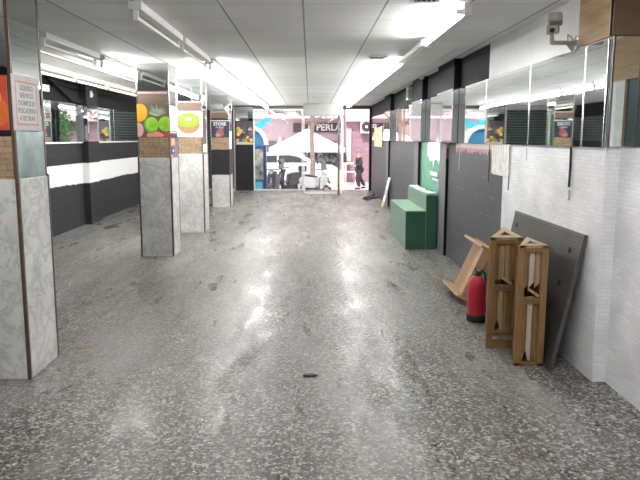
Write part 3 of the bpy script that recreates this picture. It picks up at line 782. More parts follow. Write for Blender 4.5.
pts = [(.28 * math.cos(a * .9) * (1 - a * .02), .35 * math.sin(a * 1.1), .02 + .004 * (a % 3)) for a in [i * .35 for i in range(40)]]
MB().tube(pts, .014, 6).build('coil', rubber, t, smooth=True)
t = thing('crumpled_bag', 'small crumpled dark bag against the wall by the entrance', 'bag', (1.86, 17.25, 0))
MB().sph((0, 0, .06), .07, None, 14, (1, 1.4, .85)).sph((.01, .1, .04), .05, None, 12, (1, 1.2, .8)).build('bag', plain('dark_bag', (.06, .055, .06), .6, var=.4), t, smooth=True)

# ------------------------------------------------------------------ items on the right: wooden tray, extinguisher, crates, sheet
old = mat_wood('old_pine', (.075, .037, .012), (.23, .128, .047), 'Z', 9.); oldx = mat_wood('old_pine_rail', (.075, .038, .013), (.21, .115, .043), 'X', 9.); pale_slat = mat_wood('pale_slat', (.17, .105, .055), (.36, .26, .16), 'Z', 9.)
worn_slat = mat_wood('worn_white_slat', (.20, .145, .095), (.46, .40, .32), 'Z', 9.)
tray_m = mat_wood('tray_pine', (.19, .088, .032), (.28, .142, .058), 'Z'); tray_p = mat_wood('tray_edge', (.30, .18, .09), (.42, .27, .15), 'Y')

# wooden tray leaning: local frame u along wall, v up the lean, n towards the room
t = thing('wooden_tray', 'orange-brown wooden tray on edge leaning against the charcoal wall', 'tray', (1.615, 6.28, 0))
lean = R(24)
def trayM():
    v = Vector((math.sin(lean), .0, math.cos(lean))); u = Vector((0, -1, 0)); n = v.cross(u) * -1
    if n.x > 0: n = -n
    return Matrix((u, v, n)).transposed().to_4x4()
TM = trayM()
MB().box(-.20, .42, .02, .64, .0, .015, None, TM).build('back_panel', tray_m, t, bevel=.002)
MB().box(-.22, .44, .60, .625, .015, .14, None, TM).build('end_board', tray_p, t, bevel=.002)
MB().box(-.22, .44, .035, .06, .015, .14, None, TM).build('end_board', tray_p, t, bevel=.002)
MB().box(.40, .42, .06, .60, .015, .10, None, TM).build('side_board', tray_p, t, bevel=.002)
MB().box(.12, .24, .06, .60, .015, .035, None, TM).build('batten', tray_p, t, bevel=.002)

# fire extinguisher
t = thing('fire_extinguisher', 'red fire extinguisher standing on the floor beside the wooden crates', 'extinguisher', (1.555, 5.33, 0), R(20))
MB().lathe([(.0, .035), (.080, .035), (.083, .05), (.083, .345), (.078, .375), (.060, .405), (.036, .425), (.026, .43), (.024, .445), (.0, .445)], seg=32).build('cylinder', red_m, t, smooth=True)
MB().lathe([(.0, 0), (.082, 0), (.0865, .006), (.0865, .062), (.0835, .068), (.0, .068)], seg=32).build('base_ring', rubber, t, smooth=True)
MB().lathe([(.0, .44), (.028, .44), (.028, .455), (.018, .46), (.018, .485), (.0, .485)], seg=20).build('valve', plain('valve_black', (.02, .02, .02), .35), t, smooth=True)
MB().box(-.016, .016, -.06, .03, .478, .487, bev=.003).box(-.014, .014, -.075, -.03, .472, .480, bev=.003).build('carry_handle', plain('valve_black', (.02, .02, .02), .35), t)
Mh = Matrix.Translation((0, .02, .487)) @ Matrix.Rotation(R(24), 4, 'X')
MB().box(-.014, .014, -.085, .01, .0, .007, None, Mh, bev=.002).build('lever', plain('valve_black', (.02, .02, .02), .35), t)
MB().tube([(.016, .0, .468), (.05, .0, .475), (.085, 0, .44), (.094, .0, .38), (.094, 0, .16)], .009, 8).build('hose', rubber, t, smooth=True)
MB().cyl((.094, 0, .16), (.094, 0, .08), .011, .017).build('nozzle', rubber, t)
MB().cyl((-.03, -.01, .465), (-.036, -.012, .465), .014).build('pressure_gauge', steel, t)
MB().lathe([(.0838, .17), (.0838, .31)], seg=32).build('label_band', plain('label_red', (.46, .05, .06), .4, var=.2, scale=22), t, smooth=True) if False else None

# two triangular crates
def crate(label, loc, w, apx, hgt, rz, seed, low_gap):
    t = thing('wooden_crate', label, 'crate', loc, rz, 'triangular wooden crates by the right wall')
    rnd = random.Random(seed)
    hw = w / 2; s = .052; apx = Vector((apx[0], apx[1], 0)); mid = hgt * .52
    MB().box(-hw, -hw + s, 0, .024, 0, hgt).build('post', old, t, bevel=.003)
    MB().box(hw - s, hw, 0, .024, 0, hgt).build('post', old, t, bevel=.003)
    rails = [(hgt - .055, hgt), (mid, mid + .045)] + ([(0.0, .065), (.125, .15)] if low_gap else [(0.0, .035)])
    for (a, b_) in rails: MB().box(-hw + s, hw - s, .002, .022, a, b_).build('rail', oldx, t, bevel=.003)
    zb = .15 if low_gap else .035
    # slats just behind the front rails, weathered and uneven, with a small triangular opening at the foot
    x0, x1 = -hw + s - .006, hw - s + .006; n = 4 if low_gap else 3; wd = (x1 - x0) / n
    for k in range(n):
        a, b_ = x0 + k * wd + .003, x0 + (k + 1) * wd - .003
        top = mid + .09 + rnd.uniform(-.03, .04)
        m1 = worn_slat if (k == 1 and not low_gap) else (pale_slat if k in (1, 2) else old)
        MB().prism([(a, .024, top), (b_, .024, top + rnd.uniform(-.03, .05)), (b_, .024, hgt - .06), (a, .024, hgt - .06)], (0, .012, 0)).build('slat', m1, t)
        m2 = worn_slat if (k == 1 and not low_gap) else (pale_slat if k == 1 else old)
        if k == 0: q = [(a, .024, zb), (b_ - .022, .024, zb), (b_, .024, zb + .075), (b_, .024, mid + .05), (a, .024, mid + .05)]
        elif k == 1: q = [(a + .022, .024, zb), (b_, .024, zb), (b_, .024, mid + .05), (a, .024, mid + .05), (a, .024, zb + .075)]
        else: q = [(a, .024, zb), (b_, .024, zb), (b_, .024, mid + .05), (a, .024, mid + .05)]
        MB().prism(q, (0, .012, 0)).build('slat', m2, t)
    # rear boards from each post to the apex post
    for sx in (-1, 1):
        a = Vector((sx * (hw - .012), .04, 0)); dirv = (apx - a); ln = dirv.length; dirv.normalize(); nb = 4
        z0 = .125 if low_gap else .03
        for k in range(nb):
            p = a + dirv * (ln * (k + .04) / nb); q = a + dirv * (ln * (k + .9) / nb); nrm = Vector((-dirv.y, dirv.x, 0)) * .009
            o = MB().prism([p - nrm, q - nrm, q + nrm, p + nrm], (0, 0, hgt - .02 - z0 - .02 * rnd.random())).build('rear_slat', old, t); o.location = (0, 0, z0)
    MB().cyl((apx.x, apx.y - .015, .0), (apx.x, apx.y - .015, hgt - .018), .018, seg=8).build('rear_post', old, t)
    for z in (hgt - .018, (.10 if low_gap else .004)):
        o3 = [Vector((-hw, 0, z)), Vector((hw, 0, z)), Vector((apx.x, apx.y + .02, z))]
        c = (o3[0] + o3[1] + o3[2]) / 3
        i3 = [c + (p - c) * .36 for p in o3]
        mb = MB()
        for k in range(3): mb.prism([o3[k], o3[(k + 1) % 3], i3[(k + 1) % 3], i3[k]], (0, 0, .018))
        mb.build('triangular_frame', pale_slat if z > .5 else oldx, t)
    MB().box(-.05, .05, -.006, .0, -.010, .010, None, Matrix.Translation((.01, .0, mid + .09)) @ Matrix.Rotation(R(35), 4, 'Y')).build('broken_slat', pale_slat, t)
    return t
crate('wooden triangular crate farther back, standing nearest the red fire extinguisher', (1.566, 4.60, 0), .265, (.15, .52), .915, 0, 3, True)
crate('wooden triangular crate in front, overlapping the other crate before the dark ribbed sheet', (1.640, 4.22, 0), .222, (.085, .36), .920, 0, 5, False)

# dark ribbed sheet leaning on the white wall
t = thing('ribbed_sheet', 'dark grey ribbed sheet leaning against the white brick wall', 'sheet', (1.765, 4.12, 0))
v = Vector((XR - .014 - 1.765, 0, 1.01)); ln = v.length; v.normalize(); u = Vector((0, 1, 0)); n_ = u.cross(v)
SM = Matrix((u, v, n_)).transposed().to_4x4()
o = MB().box(0, 1.42, 0, ln, -.009, .009, None).build('panel', mat_tread('ribbed_metal'), t, bevel=.002); o.matrix_local = SM
mb = MB()
for (a, b_) in ((.16, ln - .14), (.19, ln - .40), (1.30, ln - .12)): mb.cyl((a, b_, -.012), (a, b_, .012), .022, seg=14)
o = mb.build('bolt_hole', blackp, t); o.matrix_local = SM
o = MB().box(-.004, .012, 0, ln, -.014, .014).box(0, 1.42, ln - .012, ln + .003, -.013, .013).build('edge_strip', plain('edge_grey', (.07, .065, .06), .5), t); o.matrix_local = SM

# floor scraps
tag(MB().prism([(-.05, -.012, 0.001), (.02, -.02, 0.001), (.055, .0, .001), (.01, .022, .001), (-.035, .015, .001)], (0, 0, .012)).build('rubber_scrap', rubber), 'small black scrap lying in the middle of the floor', 'scrap').location = (.0, 4.04, 0)
tag(MB().prism([(-.09, -.03, .001), (.07, -.035, .001), (.09, .03, .001), (-.05, .04, .001)], (0, 0, .004)).build('cardboard_scrap', plain('cardboard', (.30, .20, .14), .8)), 'brown cardboard scrap beside the nearest column base', 'scrap').location = (-1.86, 4.62, 0)

# ------------------------------------------------------------------ shop front
alu = plain('aluminium', (.55, .55, .56), .35, .7); alu_white = plain('white_frame', (.82, .82, .84), .4, var=.03)
# roller shutter (left)
t = thing('roller_shutter', 'dark grey roller shutter closed across the left of the shop front', 'shutter', (-3.42, YF - .03, 0))
mb = MB()
for k in range(30): z = .06 + k * .085; mb.prism([(-1.0, -.01, z), (-1.0, -.03, z + .02), (-1.0, -.03, z + .06), (-1.0, -.01, z + .08)], (1.96, 0, 0))
mb.build('curtain', mat_slats('shutter_slats', (.030, .042, .043), (.05, .064, .064)), t)
mb = MB()
for k in range(30): z = .06 + k * .085; mb.box(-1.0, .96, -.034, -.029, z + .055, z + .066)
mb.build('slat_ridge', plain('slat_ridge_grey', (.16, .19, .19), .35), t)
MB().box(-1.04, -1.0, -.045, .02, 0, 2.62).build('guide_rail', alu, t); MB().box(.96, 1.0, -.045, .02, 0, 2.62).build('guide_rail', alu, t)
MB().box(-1.0, .96, -.04, .0, 0.0, .06).build('bottom_bar', alu_white, t)
MB().box(-1.04, 1.0, -.16, .02, 2.60, 2.72).build('shutter_box', plain('box_grey', (.3, .31, .31), .4), t)
# front wall picture of fruit, with mirror band above
t, hw, hz = poster_base('fruit_picture', 'colourful poster of piled fruit on front wall left of the entrance', YF - .01, -2.39, -1.84, 1.49, 2.24, plain('pic_dark', (.06, .05, .05), .4, var=.4))
mb = MB(); pal = [yell, orange, navy, blue, redp, darkp, plain('pic_tan', (.55, .42, .25), .4), yell, lime2, plain('pic_purple', (.12, .06, .16), .4)]
for k in range(60):
    clipblob(mb, random.uniform(-hw, hw), random.uniform(.1, hz * .72), random.uniform(.03, .075), random.uniform(.03, .07), random.choice(pal), -.0034 - k * .00003, hw, hz, 14)
clipblob(mb, 0, .02, .3, .07, plain('pic_cream', (.6, .52, .4), .4), -.0058, hw, hz)
mb.build('picture', None, t)
t = thing('wall_mirror', 'mirror band on front wall above the fruit picture', 'mirror', (-2.115, YF - .008, 2.245)); MB().box(-.28, .28, -.006, .006, 0, .45).build('mirror_pane', mirror2, t)
struct('trim_11', MB().box(-1.83, -1.79, YF - .06, YF + .06, 0, 2.63), alu_white)
struct('trim_12', MB().box(1.92, 1.98, YF - .1, YF + .1, 0, 2.63), blackp)
# fixed glass
mb = MB()
mb.box(-1.79, -.26, YF - .012, YF + .012, .04, 2.60, glass)
wo = struct('window_1', mb, glass); 
o = MB().box(-1.79, -.22, YF - .03, YF + .03, 0, .045).box(-.27, -.23, YF - .03, YF + .03, .0, 2.63).box(-1.79, -.22, YF - .025, YF + .025, 2.58, 2.63).build('window_frame', alu_white, wo)
# sliding door
dr = struct('door_1', MB().box(-.18, .84, 17.842, 17.858, .07, 2.36, glass), glass)
MB().box(.84, .90, 17.82, 17.88, 0, 2.36).build('door_stile', plain('stile_grey', (.10, .105, .12), .4), dr)
MB().box(.93, .965, 17.83, 17.87, 0, 2.36).build('door_stile', alu_white, dr)
MB().box(-.20, -.165, 17.82, 17.88, 0, 2.36).build('door_stile', alu_white, dr)
MB().box(-.20, .90, 17.82, 17.88, 0.0, .075).build('bottom_rail', alu_white, dr)
t = thing('door_header', 'pale grey door operator box hanging above the sliding glass door', 'box', (.385, 17.85, 2.36))
MB().box(-.585, .585, -.14, .14, 0, .36, bev=.01).build('housing', plain('header_grey', (.30, .31, .31), .5, var=.05), t)
MB().box(-.585, .585, -.145, -.14, .0, .03).build('lower_lip', plain('lip_grey', (.3, .3, .3), .4), t)

# ------------------------------------------------------------------ street
SZ = -.55
pave = plain('pale_paving', (.62, .58, .57), .8, var=.08, scale=3.)
struct('pavement', MB().box(-14, 14, YF + .28, 36, SZ - .2, SZ), pave)
struct('trim_13', MB().box(-1.82, 1.98, YF + .28, YF + 1.0, SZ, -.18).box(-1.82, 1.98, YF + 1., YF + 1.5, SZ, -.36), plain('step_stone', (.42, .40, .39), .7))

pink = plain('pink_plaster', (.62, .50, .56), .8, var=.07, scale=2.5); pink_d = plain('rose_brick', (.34, .21, .25), .8, var=.18, scale=5.)
shopglass = plain('shop_glass', (.16, .14, .16), .15); pale_pink = plain('pale_pink_stone', (.76, .62, .64), .8, var=.05); railc = plain('railing_grey', (.35, .25, .27), .5)
t = thing('street_building', 'pink apartment building with shopfronts and balconies across the street', 'building', (0, 32.0, SZ))
MB().box(-11, 1.75, 0, 3.6, 0, 9.0).build('facade', pink, t)
for k, (x0, x1) in enumerate(((-4.6, -3.3), (-2.95, -1.75), (-1.5, -.6), (-.35, .45), (.62, 1.5))):
    f = MB().box(x0, x1, -.04, .0, .15, 2.15).build('window', plain('frame_rose', (.5, .36, .38), .5), t)
    MB().box(x0 + .06, x1 - .06, -.055, -.035, .22, 2.08).build('pane', shopglass, f)
for x in (-3.12, -1.62, -.47, .54): MB().box(x - .09, x + .09, -.14, 0, 0, 2.4).build('pilaster', pale_pink, t)
MB().box(-.9, 1.75, -.16, 0, 2.55, 3.05).build('sign_board', plain('sign_dark', (.09, .06, .065), .6), t)
text('lettering', 'la PERLA', .48, whitepr, t, face_mat((.78, -.19, 2.80), (1, 0, 0), (0, 0, 1)), ext=.02)
MB().box(-6, 1.75, -.9, 0, 3.28, 3.44).build('balcony_slab', pale_pink, t)
for k in range(9):
    x = -5.8 + k * .85; MB().box(x - .02, x + .02, -.88, -.84, 3.44, 4.3).build('railing_post', railc, t)
MB().box(-5.9, 1.6, -.89, -.83, 4.25, 4.3).box(-5.9, 1.6, -.89, -.83, 3.60, 3.64).build('railing', railc, t)
for x in (-3.4, -1.9, .3): MB().box(x - .35, x + .35, -.03, 0, 3.5, 5.6).build('balcony_door', plain('brick_red', (.5, .22, .2), .7), t)
t = thing('street_building', 'rose brick wall with pale ledge at the right across the street', 'building', (0, 30.0, SZ))
MB().box(1.80, 9, 0, 2.0, 0, 9).build('facade', pink_d, t)
MB().box(1.80, 9, -.35, 0, 3.08, 3.34).build('ledge', pale_pink, t)
MB().box(1.80, 9, -.02, 0, 3.34, 9).build('upper_plaster', pale_pink, t)
f = MB().box(1.84, 2.10, -.08, 0, .9, 2.75).build('door', plain('grey_green', (.38, .42, .39), .4), t); MB().box(1.88, 2.06, -.095, -.075, 1.1, 2.6).build('pane', plain('pale_glass', (.55, .62, .6), .15), f)
t = thing('air_conditioner', 'white air conditioner fan unit mounted on the rose brick wall', 'air conditioner', (2.83, 29.98, 1.93))
MB().box(-.29, .29, -.30, 0, 0, .66, bev=.02).build('casing', plain('ac_white', (.75, .74, .74), .4, var=.03), t)
MB().cyl((0, -.30, .33), (0, -.315, .33), .25, seg=28).build('fan_opening', plain('ac_dark', (.05, .05, .055), .5), t)
mb = MB()
for k in range(5):
    a = 2 * math.pi * k / 5; Mx = Matrix.Translation((0, -.32, .33)) @ Matrix.Rotation(a, 4, 'Y') @ Matrix.Rotation(R(25), 4, 'Z'); mb.box(.03, .22, -.004, .004, -.04, .04, None, Mx)
mb.build('fan_blades', plain('ac_grey', (.2, .2, .2), .5), t)
MB().cyl((0, -.315, .33), (0, -.335, .33), .07, seg=18).build('fan_hub', white_pl, t)
MB().box(-.25, -.21, -.26, 0, -.06, 0).box(.21, .25, -.26, 0, -.06, 0).tube([(0, -.02, -.02), (.02, -.03, -.3), (.1, -.03, -.35)], .02).build('bracket', plain('ac_grey', (.2, .2, .2), .5), t)
t = thing('hanging_box', 'black box unit hanging under the balcony across the street', 'air conditioner', (-1.72, 31.52, 3.44 + SZ))
MB().box(-.30, .30, -.2, .2, .1, .62, bev=.02).build('casing', plain('box_black', (.05, .045, .05), .5), t); MB().box(-.3, .3, -.22, .22, .0, .1).build('white_base', white_pl, t)
MB().box(-.02, .02, -.02, .02, .6, .85).build('hanger', railc, t)

# parasol
pw = plain('white_canvas', (.88, .86, .86), .8, var=.02)
t = thing('parasol', 'large white square parasol open over the terrace behind the car', 'parasol', (-.15, 30.2, SZ))
mb = MB(); hw = 1.85; zc, za, ze = 2.72, 0, 1.78
ring = [(-hw, -1.5), (0, -1.55), (hw, -1.5), (hw + .02, 0), (hw, 1.5), (0, 1.55), (-hw, 1.5), (-hw - .02, 0)]
apex = mb.bm.verts.new((0, 0, zc)); vs = [mb.bm.verts.new((x, y, ze)) for x, y in ring]; lo = [mb.bm.verts.new((x, y, ze - .22)) for x, y in ring]; mid = [mb.bm.verts.new((x * .5, y * .5, (zc + ze) / 2 - .03)) for x, y in ring]
for k in range(8):
    j = (k + 1) % 8
    mb.bm.faces.new((apex, mid[k], mid[j])); mb.bm.faces.new((mid[k], vs[k], vs[j], mid[j])); mb.bm.faces.new((vs[k], lo[k], lo[j], vs[j]))
o = mb.build('canopy', pw, t); md = o.modifiers.new('s', 'SOLIDIFY'); md.thickness = .01
MB().cyl((0, 0, 0), (0, 0, zc - .02), .035).build('pole', alu_white, t); MB().box(-.35, .35, -.35, .35, 0, .08, bev=.02).build('base', plain('concrete', (.4, .4, .4), .8), t)
mb = MB()
for (x, y) in ring: mb.cyl((0, 0, zc - .08), (x * .97, y * .97, ze - .03), .015, seg=6)
mb.build('ribs', alu_white, t)

# car
t = thing('car', 'white car parked across the street behind the motor scooters', 'car', (-.75, 27.0, SZ))
carw = plain('car_white', (.86, .85, .86), .25, var=.02); carg = plain('car_glass', (.07, .08, .085), .08)
prof = [(-2.15, .32), (-2.2, .7), (-2.12, 1.02), (-1.75, 1.52), (-1.2, 1.60), (-.2, 1.61), (.35, 1.54), (1.12, 1.10), (1.85, .98), (2.12, .80), (2.2, .5), (2.15, .30), (1.75, .24), (-1.75, .24)]
mb = MB(); mb.prism([(x, -.88, z) for x, z in prof], (0, 1.76, 0)); mb.build('body', carw, t, bevel=.09)
for s_ in (-1, 1):
    y = s_ * .885
    for q in ([(-1.62, 1.17), (-1.42, 1.45), (-.72, 1.49), (-.72, 1.17)], [(-.64, 1.17), (-.64, 1.49), (-.1, 1.49), (.2, 1.43), (.68, 1.17)]):
        MB().prism([(x, y - .006, z) for x, z in q], (0, .012, 0)).build('side_window', carg, t)
    for wx in (-1.38, 1.36):
        w_ = MB().torus((wx, s_ * .80, .32), (0, 1, 0), .24, .085, rubber, 24, 10).build('wheel', None, t, smooth=True)
        MB().cyl((wx, s_ * .74, .32), (wx, s_ * .885, .32), .20, seg=20).build('rim', steel, w_)
    MB().box(.62, .80, s_ * .88 - .0, s_ * 1.02, 1.04, 1.18, bev=.03).build('wing_mirror', carw, t)
    MB().box(-.5, -.34, s_ * .89 - .012, s_ * .89 + .012, .92, .95).build('door_handle', steel, t)
    MB().box(1.98, 2.17, s_ * .55, s_ * .82, .62, .78, bev=.03).build('headlight', plain('lamp_glass', (.75, .78, .8), .1), t)
MB().prism([(.42, -.72, 1.535), (1.1, -.76, 1.125), (1.1, .76, 1.125), (.42, .72, 1.535)], (.012, 0, .02)).build('windscreen', carg, t)
MB().box(-2.0, 2.0, -.895, -.875, .30, .36).box(-2.0, 2.0, .875, .895, .30, .36).build('sill_trim', plain('car_trim', (.1, .1, .1), .5), t)
MB().box(2.12, 2.235, -.8, .8, .34, .5, bev=.03).build('bumper', plain('bumper_grey', (.3, .3, .31), .5), t)

# scooters
def scooter(label, loc, rz, bodym, seatm, screen=True, dark=False):
    t = thing('motor_scooter', label, 'scooter', loc, rz, 'motor scooters parked outside the door')
    for nm, x in (('front_wheel', .62), ('rear_wheel', -.62)):
        w_ = MB().torus((x, 0, .23), (0, 1, 0), .175, .055, rubber, 22, 8).build(nm, None, t, smooth=True); MB().cyl((x, -.05, .23), (x, .05, .23), .13, seg=16).build('hub', steel, w_)
    mb = MB(); mb.prism([(-.85, -.13, .52), (-.80, -.13, .66), (-.55, -.13, .74), (.05, -.13, .70), (.12, -.13, .36), (.0, -.13, .27), (-.45, -.13, .30)], (0, .26, 0)); mb.build('rear_body', bodym, t, bevel=.035)
    MB().box(-.05, .42, -.14, .14, .24, .31, bev=.02).build('floorboard', seatm, t)
    mb = MB(); mb.prism([(.36, -.2, .28), (.50, -.2, .30), (.50, -.15, .78), (.40, -.13, .95), (.33, -.13, .93), (.40, -.18, .70)], (0, .36, 0)); mb.build('leg_shield', bodym, t, bevel=.03)
    MB().prism([(-.78, -.12, .70), (-.72, -.12, .80), (-.30, -.12, .80), (.05, -.12, .74), (.05, -.12, .69)], (0, .24, 0)).build('seat', seatm, t, bevel=.03)
    MB().tube([(.60, 0, .25), (.50, 0, .62), (.40, 0, .98)], .03, 8).build('fork', steel, t)
    mb = MB(); mb.prism([(.40, -.07, .46), (.62, -.07, .53), (.84, -.07, .40), (.80, -.07, .34), (.62, -.07, .45), (.44, -.07, .38)], (0, .14, 0)); mb.build('front_fender', bodym, t, bevel=.02)
    MB().tube([(.26, -.36, 1.03), (.38, -.2, 1.0), (.38, .2, 1.0), (.26, .36, 1.03)], .018, 8).build('handlebar', rubber, t)
    MB().sph((.48, 0, .90), .10, bodym, 14, (.9, 1.2, 1)).build('headlight_cowl', None, t, smooth=True); MB().sph((.545, 0, .90), .065, plain('lamp_glass', (.75, .78, .8), .1), 12, (.6, 1.2, 1)).build('headlight', None, t, smooth=True)
    for s_ in (-1, 1):
        m_ = MB().tube([(.30, s_ * .28, 1.03), (.34, s_ * .33, 1.22)], .008, 6).build('mirror_arm', rubber, t); MB().sph((.35, s_ * .34, 1.26), .06, rubber, 12, (.35, 1.1, .8)).build('mirror_head', None, m_, smooth=True)
    if screen:
        mb = MB(); mb.prism([(.47, -.2, .98), (.47, .2, .98), (.38, .17, 1.36), (.38, -.17, 1.36)], (.006, 0, 0)); mb.build('windscreen', plain('smoked_screen', (.10, .10, .12), .3), t)
    if dark: MB().box(-.98, -.68, -.16, .16, .80, 1.04, bev=.05).build('top_box', rubber, t)
    MB().box(-.30, .30, -.15, .15, .12, .30, bev=.03).build('lower_cover', rubber, t)
    MB().box(-.9, -.82, -.08, .08, .52, .60, bev=.02).build('tail_light', plain('tail_red', (.5, .03, .03), .2), t)
    MB().tube([(-.1, .08, .26), (-.1, .22, .05 - .05 + .01)], .012, 6).build('stand', steel, t)
    return t
swh = plain('scooter_white', (.50, .50, .53), .25, var=.03); sbk = plain('scooter_black', (.025, .024, .035), .3); sgr = plain('scooter_grey', (.13, .125, .15), .3)
for args in (('grey motor scooter nearest the blue kiosk', (-1.42, 22.95, SZ), R(-100), sgr, sbk, False),
             ('black motor scooter with tall windscreen in the middle of the row', (-.88, 24.4, SZ), R(-140), sbk, sbk, True, True),
             ('white motor scooter turned towards the door, rightmost of the row', (.22, 22.9, SZ), R(-36), swh, sbk, True, False)):
    scooter(*args).scale = (.88, .95, 1.04)

# blue kiosk
kb = plain('kiosk_blue', (.03, .10, .26), .35); kl = plain('kiosk_light_blue', (.08, .50, .68), .4); kw = plain('kiosk_white', (.82, .84, .86), .4)
t = thing('kiosk', 'blue advertising kiosk with white arched top outside the entrance', 'kiosk', (-2.2, 21.6, SZ))
MB().box(-.60, .60, -.25, .25, 0, 2.0, bev=.02).build('cabinet', kb, t)
MB().box(.12, .50, -.262, -.25, .75, 1.85).build('picture_panel', plain('kiosk_picture', (.30, .30, .27), .4, var=.9, scale=4.), t)
MB().box(-.50, .04, -.262, -.25, .75, 1.85).build('picture_panel', plain('kiosk_picture_blue', (.10, .22, .35), .4, var=.7, scale=4.), t)
MB().box(.18, .46, -.262, -.25, .05, .66).build('lower_panel', kl, t); MB().box(-.48, .0, -.262, -.25, .05, .66).build('lower_panel', kl, t)
MB().box(.52, .60, -.27, -.25, 0, 2.0).build('corner_post', plain('kiosk_navy', (.02, .03, .12), .4), t)
n = 14; arc = [(.66 * math.cos(math.pi * i / n), 2.0 + .72 * math.sin(math.pi * i / n)) for i in range(n + 1)]; arc2 = [(.54 * math.cos(math.pi * i / n), 2.0 + .58 * math.sin(math.pi * i / n)) for i in range(n + 1)]
mb = MB()
for i in range(n): mb.prism([(arc[i][0], -.30, arc[i][1]), (arc[i + 1][0], -.30, arc[i + 1][1]), (arc2[i + 1][0], -.30, arc2[i + 1][1]), (arc2[i][0], -.30, arc2[i][1])], (0, .6, 0))
mb.build('arch_band', kw, t)
MB().prism([(x, -.22, z) for x, z in arc2], (0, .44, 0)).build('arch_fill', plain('kiosk_mid_blue', (.05, .22, .42), .4), t)
MB().box(-.75, .12, -.05, .15, 2.60, 2.92, bev=.03).build('top_band', kl, t)
MB().prism([(.10, -.1, 2.58), (.50, -.1, 2.62), (.85, -.1, 2.98), (.62, -.1, 3.0), (.35, -.1, 2.82), (.1, -.1, 2.74)], (0, .2, 0)).build('fin', kl, t)
MB().prism([(-.10, -.1, 2.58), (-.50, -.1, 2.62), (-1.0, -.1, 2.85), (-.62, -.1, 2.98), (-.3, -.1, 2.9), (-.1, -.1, 2.74)], (0, .2, 0)).build('fin', kl, t)

# trees
def leaf_cloud(n, rad, c, size, m, name, parent):
    mb = MB(); rnd = random.Random(n)
    for k in range(n):
        while True:
            p = Vector((rnd.uniform(-1, 1), rnd.uniform(-1, 1), rnd.uniform(-1, 1)))
            if p.length < 1: break
        p = Vector((p.x * rad[0], p.y * rad[1], p.z * rad[2])) + Vector(c)
        q = Euler((rnd.uniform(0, 6.3), rnd.uniform(0, 6.3), rnd.uniform(0, 6.3))).to_matrix(); s_ = size * rnd.uniform(.6, 1.3)
        mb.poly([p + q @ Vector(v) * s_ for v in ((-.5, 0, 0), (-.15, -.25, .03), (.5, 0, 0), (-.15, .25, .03))])
    return mb.build(name, m, parent)
bark = plain('bark', (.30, .22, .19), .9, var=.3, scale=9.); leaf1 = plain('leaf_olive', (.16, .15, .10), .6, var=.3); leaf2 = plain('leaf_green', (.05, .16, .045), .5, var=.4, scale=4.)
t = thing('street_tree', 'street tree with slender trunk standing before the white parasol', 'tree', (.10, 25.0, SZ))
mb = MB(); P_ = [(0, 0, 0), (.02, 0, 1.2), (-.03, 0, 2.2), (.0, 0, 3.0), (.02, 0, 4.2)]; rr = [.12, .10, .09, .10, .06]
for k in range(4): mb.cyl(P_[k], P_[k + 1], rr[k], rr[k + 1], 12)
for (a, b_) in (((0, 0, 2.75), (.9, .1, 3.7)), ((0, 0, 2.7), (-.85, -.1, 3.6)), ((0, 0, 2.9), (.2, .7, 3.9))): mb.cyl(a, b_, .06, .03, 8)
mb.build('trunk', bark, t, smooth=True)
leaf_cloud(260, (1.5, 1.2, .8), (0, 0, 4.0), .22, leaf1, 'crown', t); leaf_cloud(60, (.75, .4, .28), (.15, 0, 2.98), .13, leaf1, 'low_sprays', t)
t = thing('street_tree', 'leafy green street tree beyond the right of the entrance', 'tree', (4.35, 28.6, SZ))
MB().cyl((0, 0, 0), (0, 0, 2.4), .11, .08, 12).build('trunk', bark, t); leaf_cloud(1500, (1.15, .95, 1.25), (0, 0, 2.75), .22, leaf2, 'crown', t)

# terrace table and planter, sandwich board
t = thing('folding_table', 'white folding table standing by the rose brick wall', 'table', (1.92, 28.3, SZ))
MB().box(-.32, .32, -.3, .3, 1.0, 1.06, bev=.01).build('tabletop', white_pl, t)
for sx in (-.29, .29):
    for sy in (-.26, .26): MB().cyl((sx, sy, 0), (sx, sy, 1.0), .02, seg=8).build('leg', white_pl, t)
MB().box(-.29, .29, -.27, -.25, .62, .68).build('rail', white_pl, t)
t = thing('planter', 'dark leafy planter box under the white parasol', 'plant', (.75, 28.6, SZ))
MB().box(-.6, .6, -.2, .2, 0, .75, bev=.02).build('box', plain('planter_grey', (.35, .32, .34), .6), t); leaf_cloud(420, (.62, .28, .38), (0, 0, 1.05), .16, plain('leaf_plum', (.14, .13, .15), .6, var=.3), 'foliage', t)
t = thing('sandwich_board', 'beige sandwich board leaning on the pavement right of the scooters', 'sign', (1.18, 25.3, SZ))
for s_ in (-1, 1): MB().box(-.3, .3, -.012, .012, 0, .9, None, Matrix.Translation((0, s_ * .2, 0)) @ Matrix.Rotation(R(12 * s_), 4, 'X')).build('panel', plain('beige_board', (.68, .52, .42), .6), t)
tag(MB().tube([(1.66, 27.2, SZ), (1.66, 27.2, SZ + 1.05), (1.74, 27.2, SZ + 1.1)], .03).build('street_post', alu_white), 'thin pale street post right of the sandwich board', 'post')

